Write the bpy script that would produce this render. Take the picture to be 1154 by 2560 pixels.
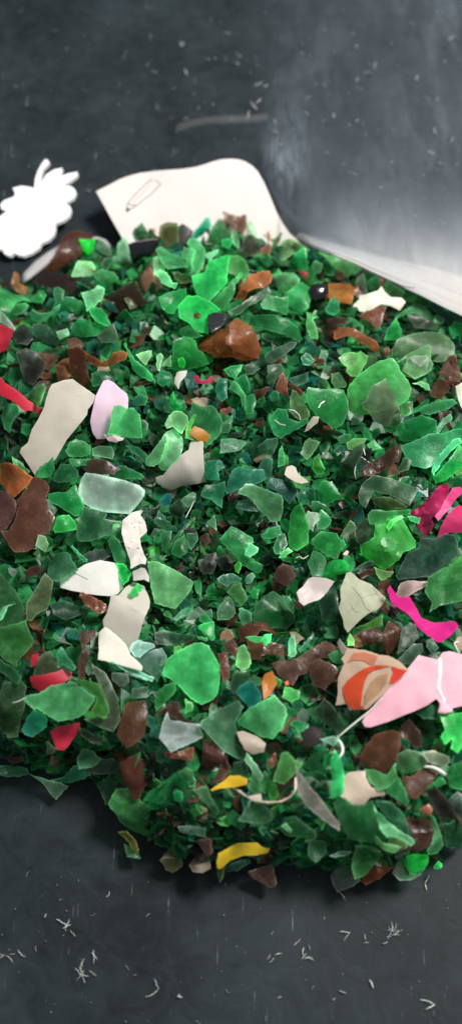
import bpy, math, random, re
import numpy as np
from mathutils import Vector, Matrix, noise
from mathutils.geometry import delaunay_2d_cdt

# ------------------------------------------------------------------ scene, camera, light
for o in list(bpy.data.objects):
    bpy.data.objects.remove(o)
sc = bpy.context.scene
COL = sc.collection
sc.cycles.use_denoising = True
sc.cycles.max_bounces = 10
sc.cycles.diffuse_bounces = 4
sc.cycles.transmission_bounces = 6
sc.cycles.transparent_max_bounces = 32
sc.view_settings.view_transform = 'Standard'
sc.view_settings.look = 'None'
sc.view_settings.exposure = 0.0
sc.view_settings.gamma = 1.0

PITCH = math.radians(25)                      # camera tilt away from straight down
TH = math.tan(math.radians(25))               # half the vertical field of view
AIM = Vector((0, 0, 0.02))
CD = Vector((0, math.sin(PITCH), -math.cos(PITCH)))
CAM = AIM - CD * 0.333
RX = Matrix.Rotation(PITCH, 3, 'X')
cd = bpy.data.cameras.new('camera')
cam = bpy.data.objects.new('camera', cd)
COL.objects.link(cam)
cam.location = CAM
cam.rotation_euler = (PITCH, 0, 0)
cd.sensor_fit = 'VERTICAL'
cd.sensor_height = 36
cd.lens = 18 / TH
cd.clip_start = 0.01
cd.clip_end = 50
cd.dof.use_dof = True
cd.dof.focus_distance = 0.327
cd.dof.aperture_fstop = 6.5
sc.camera = cam

W = bpy.data.worlds.new('World')
sc.world = W
W.use_nodes = True
bg = W.node_tree.nodes['Background']
bg.inputs[0].default_value = (0.93, 0.97, 1.0, 1)
bg.inputs[1].default_value = 0.26


def area(name, loc, target, size, energy, color):
    l = bpy.data.lights.new(name, 'AREA')
    l.shape = 'DISK'
    l.size = size
    l.energy = energy
    l.color = color
    o = bpy.data.objects.new(name, l)
    COL.objects.link(o)
    o.location = loc
    o.rotation_euler = (Vector(target) - Vector(loc)).to_track_quat('-Z', 'Y').to_euler()
    return o


area('ceiling_lamp', (0.42, 0.30, 0.80), (0, 0.0, 0.0), 0.26, 13.2, (1.0, 0.97, 0.935))


# ------------------------------------------------------------------ geometry helpers
def ray(px, py):
    return RX @ Vector(((px - 577) / 1280 * TH, (1280 - py) / 1280 * TH, -1))


def at(px, py, z):
    """the point of the place at height z seen at photograph pixel (px, py)"""
    d = ray(px, py)
    return CAM + d * ((z - CAM.z) / d.z)


PILE = [(-160, 700), (0, 700), (60, 712), (110, 700), (150, 625), (200, 605), (250, 610), (300, 625), (335, 575), (400, 545),
        (470, 560), (520, 555), (580, 525), (640, 560), (700, 590), (760, 612), (850, 650), (950, 700), (1050, 745),
        (1154, 790), (1320, 860), (1320, 2040), (1154, 2100), (1105, 2150), (1000, 2180), (860, 2190), (700, 2165),
        (560, 2170), (430, 2150), (335, 2095), (295, 2020), (255, 1945), (135, 1925), (0, 1890), (-160, 1880)]
PA = np.array(PILE, float)
PB = np.roll(PA, -1, axis=0)


def pile_dist(x, y):
    """signed pixel distance to the pile outline, positive inside (arrays)"""
    x = np.asarray(x, float)[..., None]
    y = np.asarray(y, float)[..., None]
    ax, ay, bx, by = PA[:, 0], PA[:, 1], PB[:, 0], PB[:, 1]
    dx, dy = bx - ax, by - ay
    t = np.clip(((x - ax) * dx + (y - ay) * dy) / (dx * dx + dy * dy), 0, 1)
    d = np.sqrt((x - ax - t * dx) ** 2 + (y - ay - t * dy) ** 2).min(-1)
    cr = ((ay > y) != (by > y)) & (x < (bx - ax) * (y - ay) / (by - ay + 1e-12) + ax)
    return np.where(cr.sum(-1) % 2 == 1, d, -d)


def zf(x, y):
    """height of the pile's surface (m) on the ray through pixel (x, y)"""
    x = np.asarray(x, float)
    y = np.asarray(y, float)
    d = pile_dist(x, y)
    R = np.interp(y, [600, 1200, 1800, 2200], [300, 280, 200, 170])
    t = np.clip(d / R, 0, 1)
    h = 0.0015 + 0.024 * (1 - (1 - t) ** 2)
    h = h - 0.0085 * np.exp(-((x - 540) / 210) ** 2 - ((y - 1400) / 330) ** 2)
    h = h + 0.0022 * np.sin(x / 61 + 1.3) * np.sin(y / 73 + .4) * t
    return h


def Z(px, py):
    return float(zf(px, py))


def surf_normal(px, py):
    a = at(px + 30, py, Z(px + 30, py)) - at(px - 30, py, Z(px - 30, py))
    b = at(px, py - 30, Z(px, py - 30)) - at(px, py + 30, Z(px, py + 30))
    n = a.cross(b)
    n.normalize()
    return n if n.z > 0 else -n


def lin(h):
    c = [int(h[i:i + 2], 16) / 255 for i in (0, 2, 4)]
    return tuple(v / 12.92 if v <= .04045 else ((v + .055) / 1.055) ** 2.4 for v in c)


# ------------------------------------------------------------------ materials
def mat(name):
    m = bpy.data.materials.new(name)
    m.use_nodes = True
    nt = m.node_tree
    nt.nodes.clear()
    return m, nt


def N(nt, typ, **kw):
    n = nt.nodes.new(typ)
    for k, v in kw.items():
        if k == 'inp':
            for a, b in v.items():
                n.inputs[a].default_value = b
        else:
            setattr(n, k, v)
    return n


def math_node(nt, op, a, b=None, c=None):
    n = nt.nodes.new('ShaderNodeMath')
    n.operation = op
    for i, v in enumerate((a, b, c)):
        if v is None:
            continue
        if isinstance(v, (int, float)):
            n.inputs[i].default_value = v
        else:
            nt.links.new(v, n.inputs[i])
    return n.outputs[0]


def mix_col(nt, fac, a, b, blend='MIX'):
    n = nt.nodes.new('ShaderNodeMix')
    n.data_type = 'RGBA'
    n.blend_type = blend
    for i, v in ((0, fac), (6, a), (7, b)):
        if isinstance(v, (int, float)):
            n.inputs[i].default_value = v
        elif isinstance(v, tuple):
            n.inputs[i].default_value = v
        else:
            nt.links.new(v, n.inputs[i])
    return n.outputs[2]


def plastic(name, gain, clear, rough, sss, rim_white, from_attr=False, bump=0.35, coat=0.0, mott=0.5, scuff=0.0, pale_mix=0.30):
    """torn plastic: diffuse + glossy skin, light through the back, part see-through, paler torn rim"""
    m, nt = mat(name)
    L = nt.links.new
    out = N(nt, 'ShaderNodeOutputMaterial')
    tc = N(nt, 'ShaderNodeTexCoord')
    if from_attr:
        a = N(nt, 'ShaderNodeAttribute', attribute_name='flake_colour')
        colr, rnd = a.outputs['Color'], a.outputs['Alpha']
    else:
        oi = N(nt, 'ShaderNodeObjectInfo')
        colr, rnd = oi.outputs['Color'], oi.outputs['Random']
    no = N(nt, 'ShaderNodeTexNoise', noise_dimensions='4D', inp={'Scale': 210.0, 'Detail': 5.0, 'Roughness': .6})
    L(tc.outputs['Object'], no.inputs['Vector'])
    L(math_node(nt, 'MULTIPLY', rnd, 37.0), no.inputs['W'])
    fine = N(nt, 'ShaderNodeTexNoise', inp={'Scale': 1500.0, 'Detail': 3.0, 'Roughness': .65})
    L(tc.outputs['Object'], fine.inputs['Vector'])
    mv = math_node(nt, 'MULTIPLY_ADD', no.outputs[0], mott * 2, 1.0 - mott)
    c1 = mix_col(nt, 1.0, colr, N(nt, 'ShaderNodeCombineColor').outputs[0], 'MULTIPLY')
    cc = c1.node
    comb = cc.inputs[7].links[0].from_node
    for i in range(3):
        L(math_node(nt, 'MULTIPLY', mv, gain), comb.inputs[i])
    rim = N(nt, 'ShaderNodeAttribute', attribute_name='rim').outputs['Fac']
    er = N(nt, 'ShaderNodeMapRange', inp={'From Min': .36, 'From Max': .60, 'To Min': .22, 'To Max': 1.15})
    L(no.outputs[0], er.inputs[0])
    rim = math_node(nt, 'MULTIPLY', rim, er.outputs[0])
    rimf = math_node(nt, 'MULTIPLY', math_node(nt, 'MULTIPLY', rim, math_node(nt, 'MULTIPLY_ADD', fine.outputs[0], 1.6, -0.1)), rim_white)
    pale = mix_col(nt, pale_mix, mix_col(nt, 1.0, c1, (2.3, 2.3, 2.3, 1), 'MULTIPLY'), (0.62, 0.76, 0.66, 1))
    c2 = mix_col(nt, rimf, c1, pale)
    if scuff:
        sr = N(nt, 'ShaderNodeValToRGB')
        sr.color_ramp.elements[0].position = .50
        sr.color_ramp.elements[1].position = .74
        L(no.outputs[0], sr.inputs[0])
        halo = N(nt, 'ShaderNodeAttribute', attribute_name='halo').outputs['Fac']
        sf = math_node(nt, 'ADD', math_node(nt, 'MULTIPLY', sr.outputs[0], scuff), math_node(nt, 'MULTIPLY', halo, scuff * .55))
        c2 = mix_col(nt, math_node(nt, 'MULTIPLY', sf, math_node(nt, 'MULTIPLY_ADD', fine.outputs[0], .8, .6)), c2, pale)
    bp = N(nt, 'ShaderNodeBump', inp={'Strength': bump, 'Distance': 0.0004})
    hh = math_node(nt, 'MULTIPLY_ADD', no.outputs[0], 0.45, math_node(nt, 'MULTIPLY', fine.outputs[0], .5))
    L(hh, bp.inputs['Height'])
    pr = N(nt, 'ShaderNodeBsdfPrincipled', inp={'Roughness': rough, 'IOR': 1.5, 'Coat Weight': coat, 'Coat Roughness': .12})
    L(c2, pr.inputs['Base Color'])
    L(bp.outputs[0], pr.inputs['Normal'])
    L(math_node(nt, 'MULTIPLY_ADD', fine.outputs[0], 0.35, rough - .17), pr.inputs['Roughness'])
    tr = N(nt, 'ShaderNodeBsdfTranslucent')
    L(mix_col(nt, 0.25, c2, (1, 1, 1, 1), 'SCREEN') if False else c2, tr.inputs[0])
    m1 = N(nt, 'ShaderNodeMixShader')
    m1.inputs[0].default_value = sss
    L(pr.outputs[0], m1.inputs[1])
    L(tr.outputs[0], m1.inputs[2])
    res = m1
    if clear > 0:
        gm = N(nt, 'ShaderNodeGamma', inp={'Gamma': 0.33})
        L(c2, gm.inputs[0])
        tp = N(nt, 'ShaderNodeBsdfTransparent')
        L(gm.outputs[0], tp.inputs[0])
        m2 = N(nt, 'ShaderNodeMixShader')
        f = math_node(nt, 'MULTIPLY', math_node(nt, 'SUBTRACT', 1.0, math_node(nt, 'MULTIPLY', rimf, 0.7)), clear)
        f2 = math_node(nt, 'MULTIPLY', f, math_node(nt, 'MULTIPLY_ADD', no.outputs[0], -.6, 1.3))
        L(f2, m2.inputs[0])
        L(m1.outputs[0], m2.inputs[1])
        L(tp.outputs[0], m2.inputs[2])
        res = m2
    L(res.outputs[0], out.inputs[0])
    return m


MT = {
    't': plastic('translucent_plastic', 2.0, 0.57, .22, .45, 1.0, scuff=.5, bump=.75, coat=.3),
    'c': plastic('clear_plastic', 1.6, 0.66, .30, .35, 0.95, bump=.35, mott=.4, scuff=.45),
    'g': plastic('glossy_brown_plastic', 2.3, 0.50, .22, .42, 0.8, bump=1.0, coat=.4, mott=.6, scuff=.25, pale_mix=.12),
    'o': plastic('opaque_plastic', 1.12, 0.0, .50, .14, 0.12, bump=.22, mott=.16),
    'k': plastic('black_plastic', 1.0, 0.0, .20, .0, 0.05, bump=.15, coat=.4),
    'bed': plastic('shredded_plastic', 1.55, 0.56, .25, .45, 0.45, from_attr=True, coat=.08),
}


def simple(name, col, rough=.6, bump_scale=None, bump=.2):
    m, nt = mat(name)
    out = N(nt, 'ShaderNodeOutputMaterial')
    pr = N(nt, 'ShaderNodeBsdfPrincipled', inp={'Base Color': (*lin(col), 1), 'Roughness': rough})
    if bump_scale:
        tc = N(nt, 'ShaderNodeTexCoord')
        no = N(nt, 'ShaderNodeTexNoise', inp={'Scale': bump_scale, 'Detail': 4.0})
        nt.links.new(tc.outputs['Object'], no.inputs['Vector'])
        b = N(nt, 'ShaderNodeBump', inp={'Strength': bump, 'Distance': 0.0003})
        nt.links.new(no.outputs[0], b.inputs['Height'])
        nt.links.new(b.outputs[0], pr.inputs['Normal'])
    nt.links.new(pr.outputs[0], out.inputs[0])
    return m


M_PAPER = simple('white_paper', 'e4dcd8', .8, 900, .15)
M_TAG = simple('white_card', 'f4f2f2', .7, 500, .1)
M_TAGB = simple('grey_card_backing', 'a8aaa8', .7)
M_INK = simple('pencil_ink', '6c6a6a', .8)
M_INKD = simple('pencil_lead_ink', '2c2a2c', .8)
M_LINT = simple('lint', 'f0f0e8', .8)
M_LINTD = simple('faded_lint', '8c9090', .8)
M_CORE = simple('dark_pile_core', '0c130d', .8, 400, .6)


def ground_material():
    m, nt = mat('scuffed_black_sheet')
    L = nt.links.new
    out = N(nt, 'ShaderNodeOutputMaterial')
    tc = N(nt, 'ShaderNodeTexCoord')
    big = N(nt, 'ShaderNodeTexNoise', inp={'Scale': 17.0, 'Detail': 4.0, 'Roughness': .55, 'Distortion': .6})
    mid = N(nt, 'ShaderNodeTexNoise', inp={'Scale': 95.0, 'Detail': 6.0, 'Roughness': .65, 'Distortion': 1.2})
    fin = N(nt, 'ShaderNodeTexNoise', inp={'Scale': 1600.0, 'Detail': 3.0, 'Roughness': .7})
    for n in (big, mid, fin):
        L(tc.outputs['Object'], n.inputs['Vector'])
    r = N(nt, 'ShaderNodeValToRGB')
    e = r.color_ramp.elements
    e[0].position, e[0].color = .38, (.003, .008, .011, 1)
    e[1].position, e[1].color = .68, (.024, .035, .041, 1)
    L(math_node(nt, 'MULTIPLY_ADD', mid.outputs[0], .45, math_node(nt, 'MULTIPLY', big.outputs[0], .6)), r.inputs[0])  # broad mottling paints dust smears and stands in for soft reflections
    sp = N(nt, 'ShaderNodeValToRGB')
    sp.color_ramp.elements[0].position = .66
    sp.color_ramp.elements[1].position = .80
    L(fin.outputs[0], sp.inputs[0])
    c = mix_col(nt, math_node(nt, 'MULTIPLY', sp.outputs[0], math_node(nt, 'MULTIPLY', mid.outputs[0], .6)), r.outputs[0], (.20, .21, .21, 1))
    for k, (rot, th) in enumerate(((.5, .70), (-.9, .72), (1.35, .72))):
        mp = N(nt, 'ShaderNodeMapping')
        mp.inputs['Rotation'].default_value = (0, 0, rot)
        mp.inputs['Scale'].default_value = (1, .06, 1)
        mp.inputs['Location'].default_value = (k * 3.1, k * 1.7, 0)
        L(tc.outputs['Object'], mp.inputs[0])
        ns = N(nt, 'ShaderNodeTexNoise', inp={'Scale': 900.0, 'Detail': 2.0, 'Distortion': .3})
        L(mp.outputs[0], ns.inputs['Vector'])
        rr = N(nt, 'ShaderNodeValToRGB')
        rr.color_ramp.elements[0].position = th
        rr.color_ramp.elements[1].position = th + .05
        L(ns.outputs[0], rr.inputs[0])
        pm = N(nt, 'ShaderNodeValToRGB')
        pm.color_ramp.elements[0].position = .46
        pm.color_ramp.elements[1].position = .68
        L(mid.outputs[0], pm.inputs[0])
        c = mix_col(nt, math_node(nt, 'MULTIPLY', math_node(nt, 'MULTIPLY', rr.outputs[0], pm.outputs[0]), .8), c, (.26, .27, .27, 1))
    pr = N(nt, 'ShaderNodeBsdfPrincipled', inp={'Roughness': .55, 'IOR': 1.33})
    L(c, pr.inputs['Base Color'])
    L(math_node(nt, 'MULTIPLY_ADD', mid.outputs[0], .3, .4), pr.inputs['Roughness'])
    b = N(nt, 'ShaderNodeBump', inp={'Strength': .25, 'Distance': .0006})
    L(mid.outputs[0], b.inputs['Height'])
    L(b.outputs[0], pr.inputs['Normal'])
    L(pr.outputs[0], out.inputs[0])
    return m


def film_material(name, base, var, white=(.72, .74, .78, 1), scale=60.0, presence=False):
    m, nt = mat(name)
    L = nt.links.new
    out = N(nt, 'ShaderNodeOutputMaterial')
    tc = N(nt, 'ShaderNodeTexCoord')
    mp = N(nt, 'ShaderNodeMapping')
    mp.inputs['Rotation'].default_value = (0, 0, math.radians(25))
    mp.inputs['Scale'].default_value = (1.6, .55, 1)
    L(tc.outputs['Object'], mp.inputs[0])
    n1 = N(nt, 'ShaderNodeTexNoise', inp={'Scale': scale, 'Detail': 7.0, 'Roughness': .62, 'Distortion': .8})
    L(mp.outputs[0], n1.inputs['Vector'])
    n2 = N(nt, 'ShaderNodeTexNoise', inp={'Scale': 14.0, 'Detail': 3.0})
    L(tc.outputs['Object'], n2.inputs['Vector'])
    r = N(nt, 'ShaderNodeValToRGB')
    r.color_ramp.elements[0].position = .42
    r.color_ramp.elements[1].position = .80
    L(n1.outputs[0], r.inputs[0])
    rb = N(nt, 'ShaderNodeValToRGB')
    rb.color_ramp.elements[0].position = .40
    rb.color_ramp.elements[1].position = .66
    L(n2.outputs[0], rb.inputs[0])
    att = N(nt, 'ShaderNodeAttribute', attribute_name='crumple').outputs['Fac']
    f = math_node(nt, 'MULTIPLY_ADD', math_node(nt, 'MULTIPLY', r.outputs[0], math_node(nt, 'ADD', rb.outputs[0], .2)), var, base)
    mp3 = N(nt, 'ShaderNodeMapping')
    mp3.inputs['Rotation'].default_value = (0, 0, math.radians(-24))
    mp3.inputs['Scale'].default_value = (2.6, .5, 1)
    L(tc.outputs['Object'], mp3.inputs[0])
    n3 = N(nt, 'ShaderNodeTexNoise', inp={'Scale': 120.0, 'Detail': 6.0, 'Roughness': .6, 'Distortion': 1.0})
    L(mp3.outputs[0], n3.inputs['Vector'])
    r3 = N(nt, 'ShaderNodeMapRange', inp={'From Min': .38, 'From Max': .68, 'To Min': .12, 'To Max': .85})
    L(n3.outputs[0], r3.inputs[0])
    f = math_node(nt, 'ADD', f, math_node(nt, 'MULTIPLY', att, r3.outputs[0]))
    hem = N(nt, 'ShaderNodeAttribute', attribute_name='hem').outputs['Fac']
    f = math_node(nt, 'ADD', f, math_node(nt, 'MULTIPLY', hem, math_node(nt, 'MULTIPLY_ADD', n1.outputs[0], .5, .55)))
    white = mix_col(nt, hem, white, (.86, .83, .81, 1))
    pre = N(nt, 'ShaderNodeAttribute', attribute_name='presence').outputs['Fac']
    if presence:
        f = math_node(nt, 'MULTIPLY', f, pre)
    df = N(nt, 'ShaderNodeBsdfDiffuse')
    L(white, df.inputs[0])
    tl = N(nt, 'ShaderNodeBsdfTranslucent')
    L(white, tl.inputs[0])
    md = N(nt, 'ShaderNodeMixShader')
    md.inputs[0].default_value = .35
    L(df.outputs[0], md.inputs[1])
    L(tl.outputs[0], md.inputs[2])
    gl = N(nt, 'ShaderNodeBsdfGlossy', inp={'Roughness': .22})
    tp = N(nt, 'ShaderNodeBsdfTransparent')
    b = N(nt, 'ShaderNodeBump', inp={'Strength': .3, 'Distance': .0008})
    L(n1.outputs[0], b.inputs['Height'])
    L(b.outputs[0], gl.inputs['Normal'])
    fr = N(nt, 'ShaderNodeFresnel', inp={'IOR': 1.3})
    L(b.outputs[0], fr.inputs['Normal'])
    m1 = N(nt, 'ShaderNodeMixShader')
    L(f, m1.inputs[0])
    L(tp.outputs[0], m1.inputs[1])
    L(md.outputs[0], m1.inputs[2])
    m2 = N(nt, 'ShaderNodeMixShader')
    L(math_node(nt, 'MULTIPLY', fr.outputs[0], pre) if presence else fr.outputs[0], m2.inputs[0])
    L(m1.outputs[0], m2.inputs[1])
    L(gl.outputs[0], m2.inputs[2])
    L(m2.outputs[0], out.inputs[0])
    return m


# ------------------------------------------------------------------ object helpers
def link(name, me, parent=None, material=None):
    o = bpy.data.objects.new(name, me)
    COL.objects.link(o)
    if material:
        me.materials.append(material)
    if parent:
        o.parent = parent
    return o


def tag(o, label, cat, group=None):
    o['label'] = label
    o['category'] = cat
    if group:
        o['group'] = group


def inside(poly, x, y):
    r = False
    n = len(poly)
    j = n - 1
    for i in range(n):
        xi, yi = poly[i]
        xj, yj = poly[j]
        if (yi > y) != (yj > y) and x < (xj - xi) * (y - yi) / (yj - yi) + xi:
            r = not r
        j = i
    return r


def seg_dist(P, pts):
    """distance of each of pts (n,2) to the closed outline P (m,2)"""
    A = P
    B = np.roll(P, -1, axis=0)
    d = B - A
    rel = pts[:, None, :] - A[None]
    t = np.clip((rel * d).sum(-1) / ((d * d).sum(-1) + 1e-18), 0, 1)
    q = rel - t[..., None] * d
    return np.sqrt((q * q).sum(-1)).min(1)


class Sheet:
    """a piece of sheet: its plane in the place, its outline there, and its bent front face"""

    def __init__(s, outline, z, normal, seed, bend=None, wob=None, crease=None, curl=None):
        rnd = random.Random(seed)
        cx = sum(p[0] for p in outline) / len(outline)
        cy = sum(p[1] for p in outline) / len(outline)
        s.P0 = at(cx, cy, z)
        n = Vector(normal).normalized()
        u = Vector((1, 0, 0)) - n * n.x
        u.normalize()
        v = n.cross(u)
        s.n, s.u, s.v = n, u, v
        s.M = Matrix((u, v, n)).transposed()
        s.out = [s.to2d(*p) for p in outline]
        a = np.array(s.out)
        s.R = float(np.sqrt(((a - a.mean(0)) ** 2).sum(1).mean())) + 1e-6
        s.ang = rnd.uniform(0, math.pi)
        s.bend = (rnd.uniform(-.5, .35) if rnd.random() < .45 else rnd.uniform(-.22, .12)) if bend is None else bend
        s.wob = rnd.uniform(.02, .06) if wob is None else wob
        s.fac = []
        if wob is None or wob >= .15:
            hi = .42 if wob is None else .75
            for _ in range(rnd.randint(2, 4) if wob is None else 7):
                a_ = rnd.uniform(0, 6.283)
                g_ = rnd.uniform(.08, hi)
                s.fac.append((math.cos(a_) * g_, math.sin(a_) * g_, rnd.uniform(0, .45) * g_))
        s.fsg = rnd.choice((-1, -1, 1))
        s.crease = (rnd.uniform(.15, .4) * rnd.choice((1, -1)) if rnd.random() < .45 else 0) if crease is None else crease
        s.cang = rnd.uniform(0, math.pi)
        s.coff = rnd.uniform(-.3, .3)
        s.nz = rnd.uniform(0, 500)

    def to2d(s, px, py):
        d = ray(px, py)
        t = (s.P0 - CAM).dot(s.n) / d.dot(s.n)
        q = CAM + d * t - s.P0
        return (q.dot(s.u), q.dot(s.v))

    def h(s, x, y):
        R = s.R
        c, sn = math.cos(s.ang), math.sin(s.ang)
        a = (x * c + y * sn) / R
        r = s.bend * R * a * a
        r += s.wob * R * noise.noise((x / (.8 * R) + s.nz, y / (.8 * R), s.nz * .3))
        r += s.wob * .5 * R * noise.noise((x / (.28 * R), y / (.28 * R) + s.nz, 7.7))
        if s.fac:
            r += s.fsg * R * max(0.0, max((x * a + y * b) / R - o for a, b, o in s.fac))
        if s.crease:
            b = (x * math.cos(s.cang) + y * math.sin(s.cang)) / R - s.coff
            r += -abs(s.crease) * R * abs(b) * .6 if s.crease > 0 else abs(s.crease) * R * max(b, 0) * .7
        return r

    def mesh(s, name, th, rag, seed, outline=None, lift=0.0, step=None, dome=0.0, rimw=None):
        rnd = random.Random(seed + 5)
        out = [s.to2d(*p) for p in outline] if outline else s.out
        a = np.array(out)
        peri = np.sqrt(((a - np.roll(a, -1, 0)) ** 2).sum(1)).sum()
        if step is None:
            step = max(.00055, peri / 90)
        pts = []
        n = len(out)
        for i in range(n):
            x0, y0 = out[i]
            x1, y1 = out[(i + 1) % n]
            l = math.hypot(x1 - x0, y1 - y0)
            k = max(1, int(round(l / step)))
            nx, ny = (y1 - y0) / (l + 1e-9), -(x1 - x0) / (l + 1e-9)
            for j in range(k):
                t = j / k
                x, y = x0 + (x1 - x0) * t, y0 + (y1 - y0) * t
                if rag:
                    w = noise.noise((x * 900 + seed, y * 900, seed * .7)) + .7 * noise.noise((x * 2600, y * 2600 + seed, 3.1)) + rnd.uniform(-.35, .35)
                    d = w * rag
                    x, y = x + nx * d, y + ny * d
                pts.append((x, y))
        P = np.array(pts)
        nb = len(pts)
        rw = rimw or min(.00045, s.R * .16)
        ring = []
        for i in range(nb):
            p, q, r = pts[i - 1], pts[i], pts[(i + 1) % nb]
            tx, ty = r[0] - p[0], r[1] - p[1]
            l = math.hypot(tx, ty) + 1e-9
            for sg in (1, -1):
                c = (q[0] + sg * ty / l * rw, q[1] - sg * tx / l * rw)
                if inside(pts, *c):
                    ring.append(c)
                    break
        extra = []
        if ring:
            ra = np.array(ring)
            ok = seg_dist(P, ra) > rw * .8
            extra = [ring[i] for i in range(len(ring)) if ok[i]]
        g = max(.0008, s.R / 7)
        lo, hi = P.min(0), P.max(0)
        gx = np.arange(lo[0], hi[0], g)
        gy = np.arange(lo[1], hi[1], g)
        grid = [(x + rnd.uniform(-.2, .2) * g, y + rnd.uniform(-.2, .2) * g) for x in gx for y in gy]
        grid = [q for q in grid if inside(pts, *q)]
        if grid:
            ok = seg_dist(P, np.array(grid)) > rw * 1.7
            extra += [grid[i] for i in range(len(grid)) if ok[i]]
        allp = [Vector(q) for q in pts + extra]
        vs, es, fs, ov, oe, of = delaunay_2d_cdt(allp, [], [list(range(nb))], 1, 1e-7)
        V = [(q.x, q.y) for q in vs]
        F = [tuple(f) for f in fs if len(f) >= 3]
        A = np.array(V)
        dist = seg_dist(P, A)
        rim = np.clip(1 - dist / rw, 0, 1)
        dm = dist.max() + 1e-9
        halo = np.clip(1 - dist / min(dm, s.R * .45), 0, 1)
        nv = len(V)
        top, bot = [], []
        for i, (x, y) in enumerate(V):
            hh = s.h(x, y) + lift
            if dome:
                k = 1 - dist[i] / dm
                hh += dome * math.sqrt(max(0, 1 - k * k))
            thin = 1 - .45 * rim[i]
            top.append((x, y, hh + th * .5 * thin))
            bot.append((x, y, hh - th * .5 * thin))
        # orient, then find boundary edges
        faces = []
        cnt = {}
        for f in F:
            (x0, y0), (x1, y1), (x2, y2) = V[f[0]], V[f[1]], V[f[2]]
            if (x1 - x0) * (y2 - y0) - (x2 - x0) * (y1 - y0) < 0:
                f = tuple(reversed(f))
            faces.append(f)
            for i in range(len(f)):
                cnt[(f[i], f[(i + 1) % len(f)])] = 1
        allf = list(faces) + [tuple(i + nv for i in reversed(f)) for f in faces]
        for (i, j) in cnt:
            if (j, i) not in cnt:
                allf.append((j, i, i + nv, j + nv))
        me = bpy.data.meshes.new(name)
        me.from_pydata(top + bot, [], allf)
        me.update()
        at_ = me.attributes.new('rim', 'FLOAT', 'POINT')
        at_.data.foreach_set('value', np.concatenate([rim, rim]).astype(np.float32))
        ha_ = me.attributes.new('halo', 'FLOAT', 'POINT')
        ha_.data.foreach_set('value', np.concatenate([halo, halo]).astype(np.float32))
        me.shade_smooth()
        me.set_sharp_from_angle(angle=math.radians(20))
        return me

    def place(s, o):
        o.matrix_world = Matrix.Translation(s.P0) @ s.M.to_4x4()

    def stroke(s, name, pxs, w, lift, material, parent, closed=False):
        """a thin raised line drawn on the sheet through the photograph pixels pxs"""
        p2 = []
        m = len(pxs)
        for i in range(m if closed else m - 1):
            (ax, ay), (bx, by) = pxs[i], pxs[(i + 1) % m]
            for k in range(6):
                p2.append(s.to2d(ax + (bx - ax) * k / 6, ay + (by - ay) * k / 6))
        if closed:
            p2.append(p2[0])
        else:
            p2.append(s.to2d(*pxs[-1]))
        vs, fs = [], []
        for i, (x, y) in enumerate(p2):
            a = p2[max(0, i - 1)]
            b = p2[min(len(p2) - 1, i + 1)]
            l = math.hypot(b[0] - a[0], b[1] - a[1]) + 1e-9
            nx, ny = -(b[1] - a[1]) / l, (b[0] - a[0]) / l
            ww = w * (.7 + .6 * abs(noise.noise((x * 700, y * 700, 1.3))))
            for sg in (-1, 1):
                qx, qy = x + nx * ww * sg * .5, y + ny * ww * sg * .5
                hz = s.h(qx, qy) + lift
                vs.append((qx, qy, hz + .00002))
                vs.append((qx, qy, hz - .00004))
        for i in range(len(p2) - 1):
            a, b = i * 4, i * 4 + 4
            fs += [(a, b, b + 2, a + 2), (a, a + 1, b + 1, b), (a + 2, b + 2, b + 3, a + 3)]
        me = bpy.data.meshes.new(name)
        me.from_pydata(vs, [], fs)
        me.update()
        return link(name, me, parent, material)


def tube(name, pts, r, material, parent=None, taper=True, sides=5):
    """a thin round strand through world points"""
    P = [Vector(p) for p in pts]
    c = []
    for i in range(len(P) - 1):
        p0, p1, p2, p3 = P[max(0, i - 1)], P[i], P[i + 1], P[min(len(P) - 1, i + 2)]
        for k in range(6):
            t = k / 6
            c.append(.5 * ((2 * p1) + (p2 - p0) * t + (2 * p0 - 5 * p1 + 4 * p2 - p3) * t * t + (3 * p1 - p0 - 3 * p2 + p3) * t ** 3))
    c.append(P[-1])
    vs, fs = [], []
    base = c[0].copy()
    for i, q in enumerate(c):
        d = (c[min(i + 1, len(c) - 1)] - c[max(i - 1, 0)]).normalized()
        a = d.orthogonal().normalized()
        b = d.cross(a)
        rr = r * ((.45 + .55 * math.sin(math.pi * (i + .5) / len(c))) if taper else 1)
        for k in range(sides):
            w = 2 * math.pi * k / sides
            vs.append(tuple(q - base + (a * math.cos(w) + b * math.sin(w)) * rr))
    for i in range(len(c) - 1):
        for k in range(sides):
            fs.append((i * sides + k, i * sides + (k + 1) % sides, (i + 1) * sides + (k + 1) % sides, (i + 1) * sides + k))
    fs.append(tuple(reversed(range(sides))))
    fs.append(tuple(range((len(c) - 1) * sides, len(c) * sides)))
    me = bpy.data.meshes.new(name)
    me.from_pydata(vs, [], fs)
    me.update()
    me.shade_smooth()
    o = link(name, me, parent, material)
    o.location = base
    return o

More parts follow.
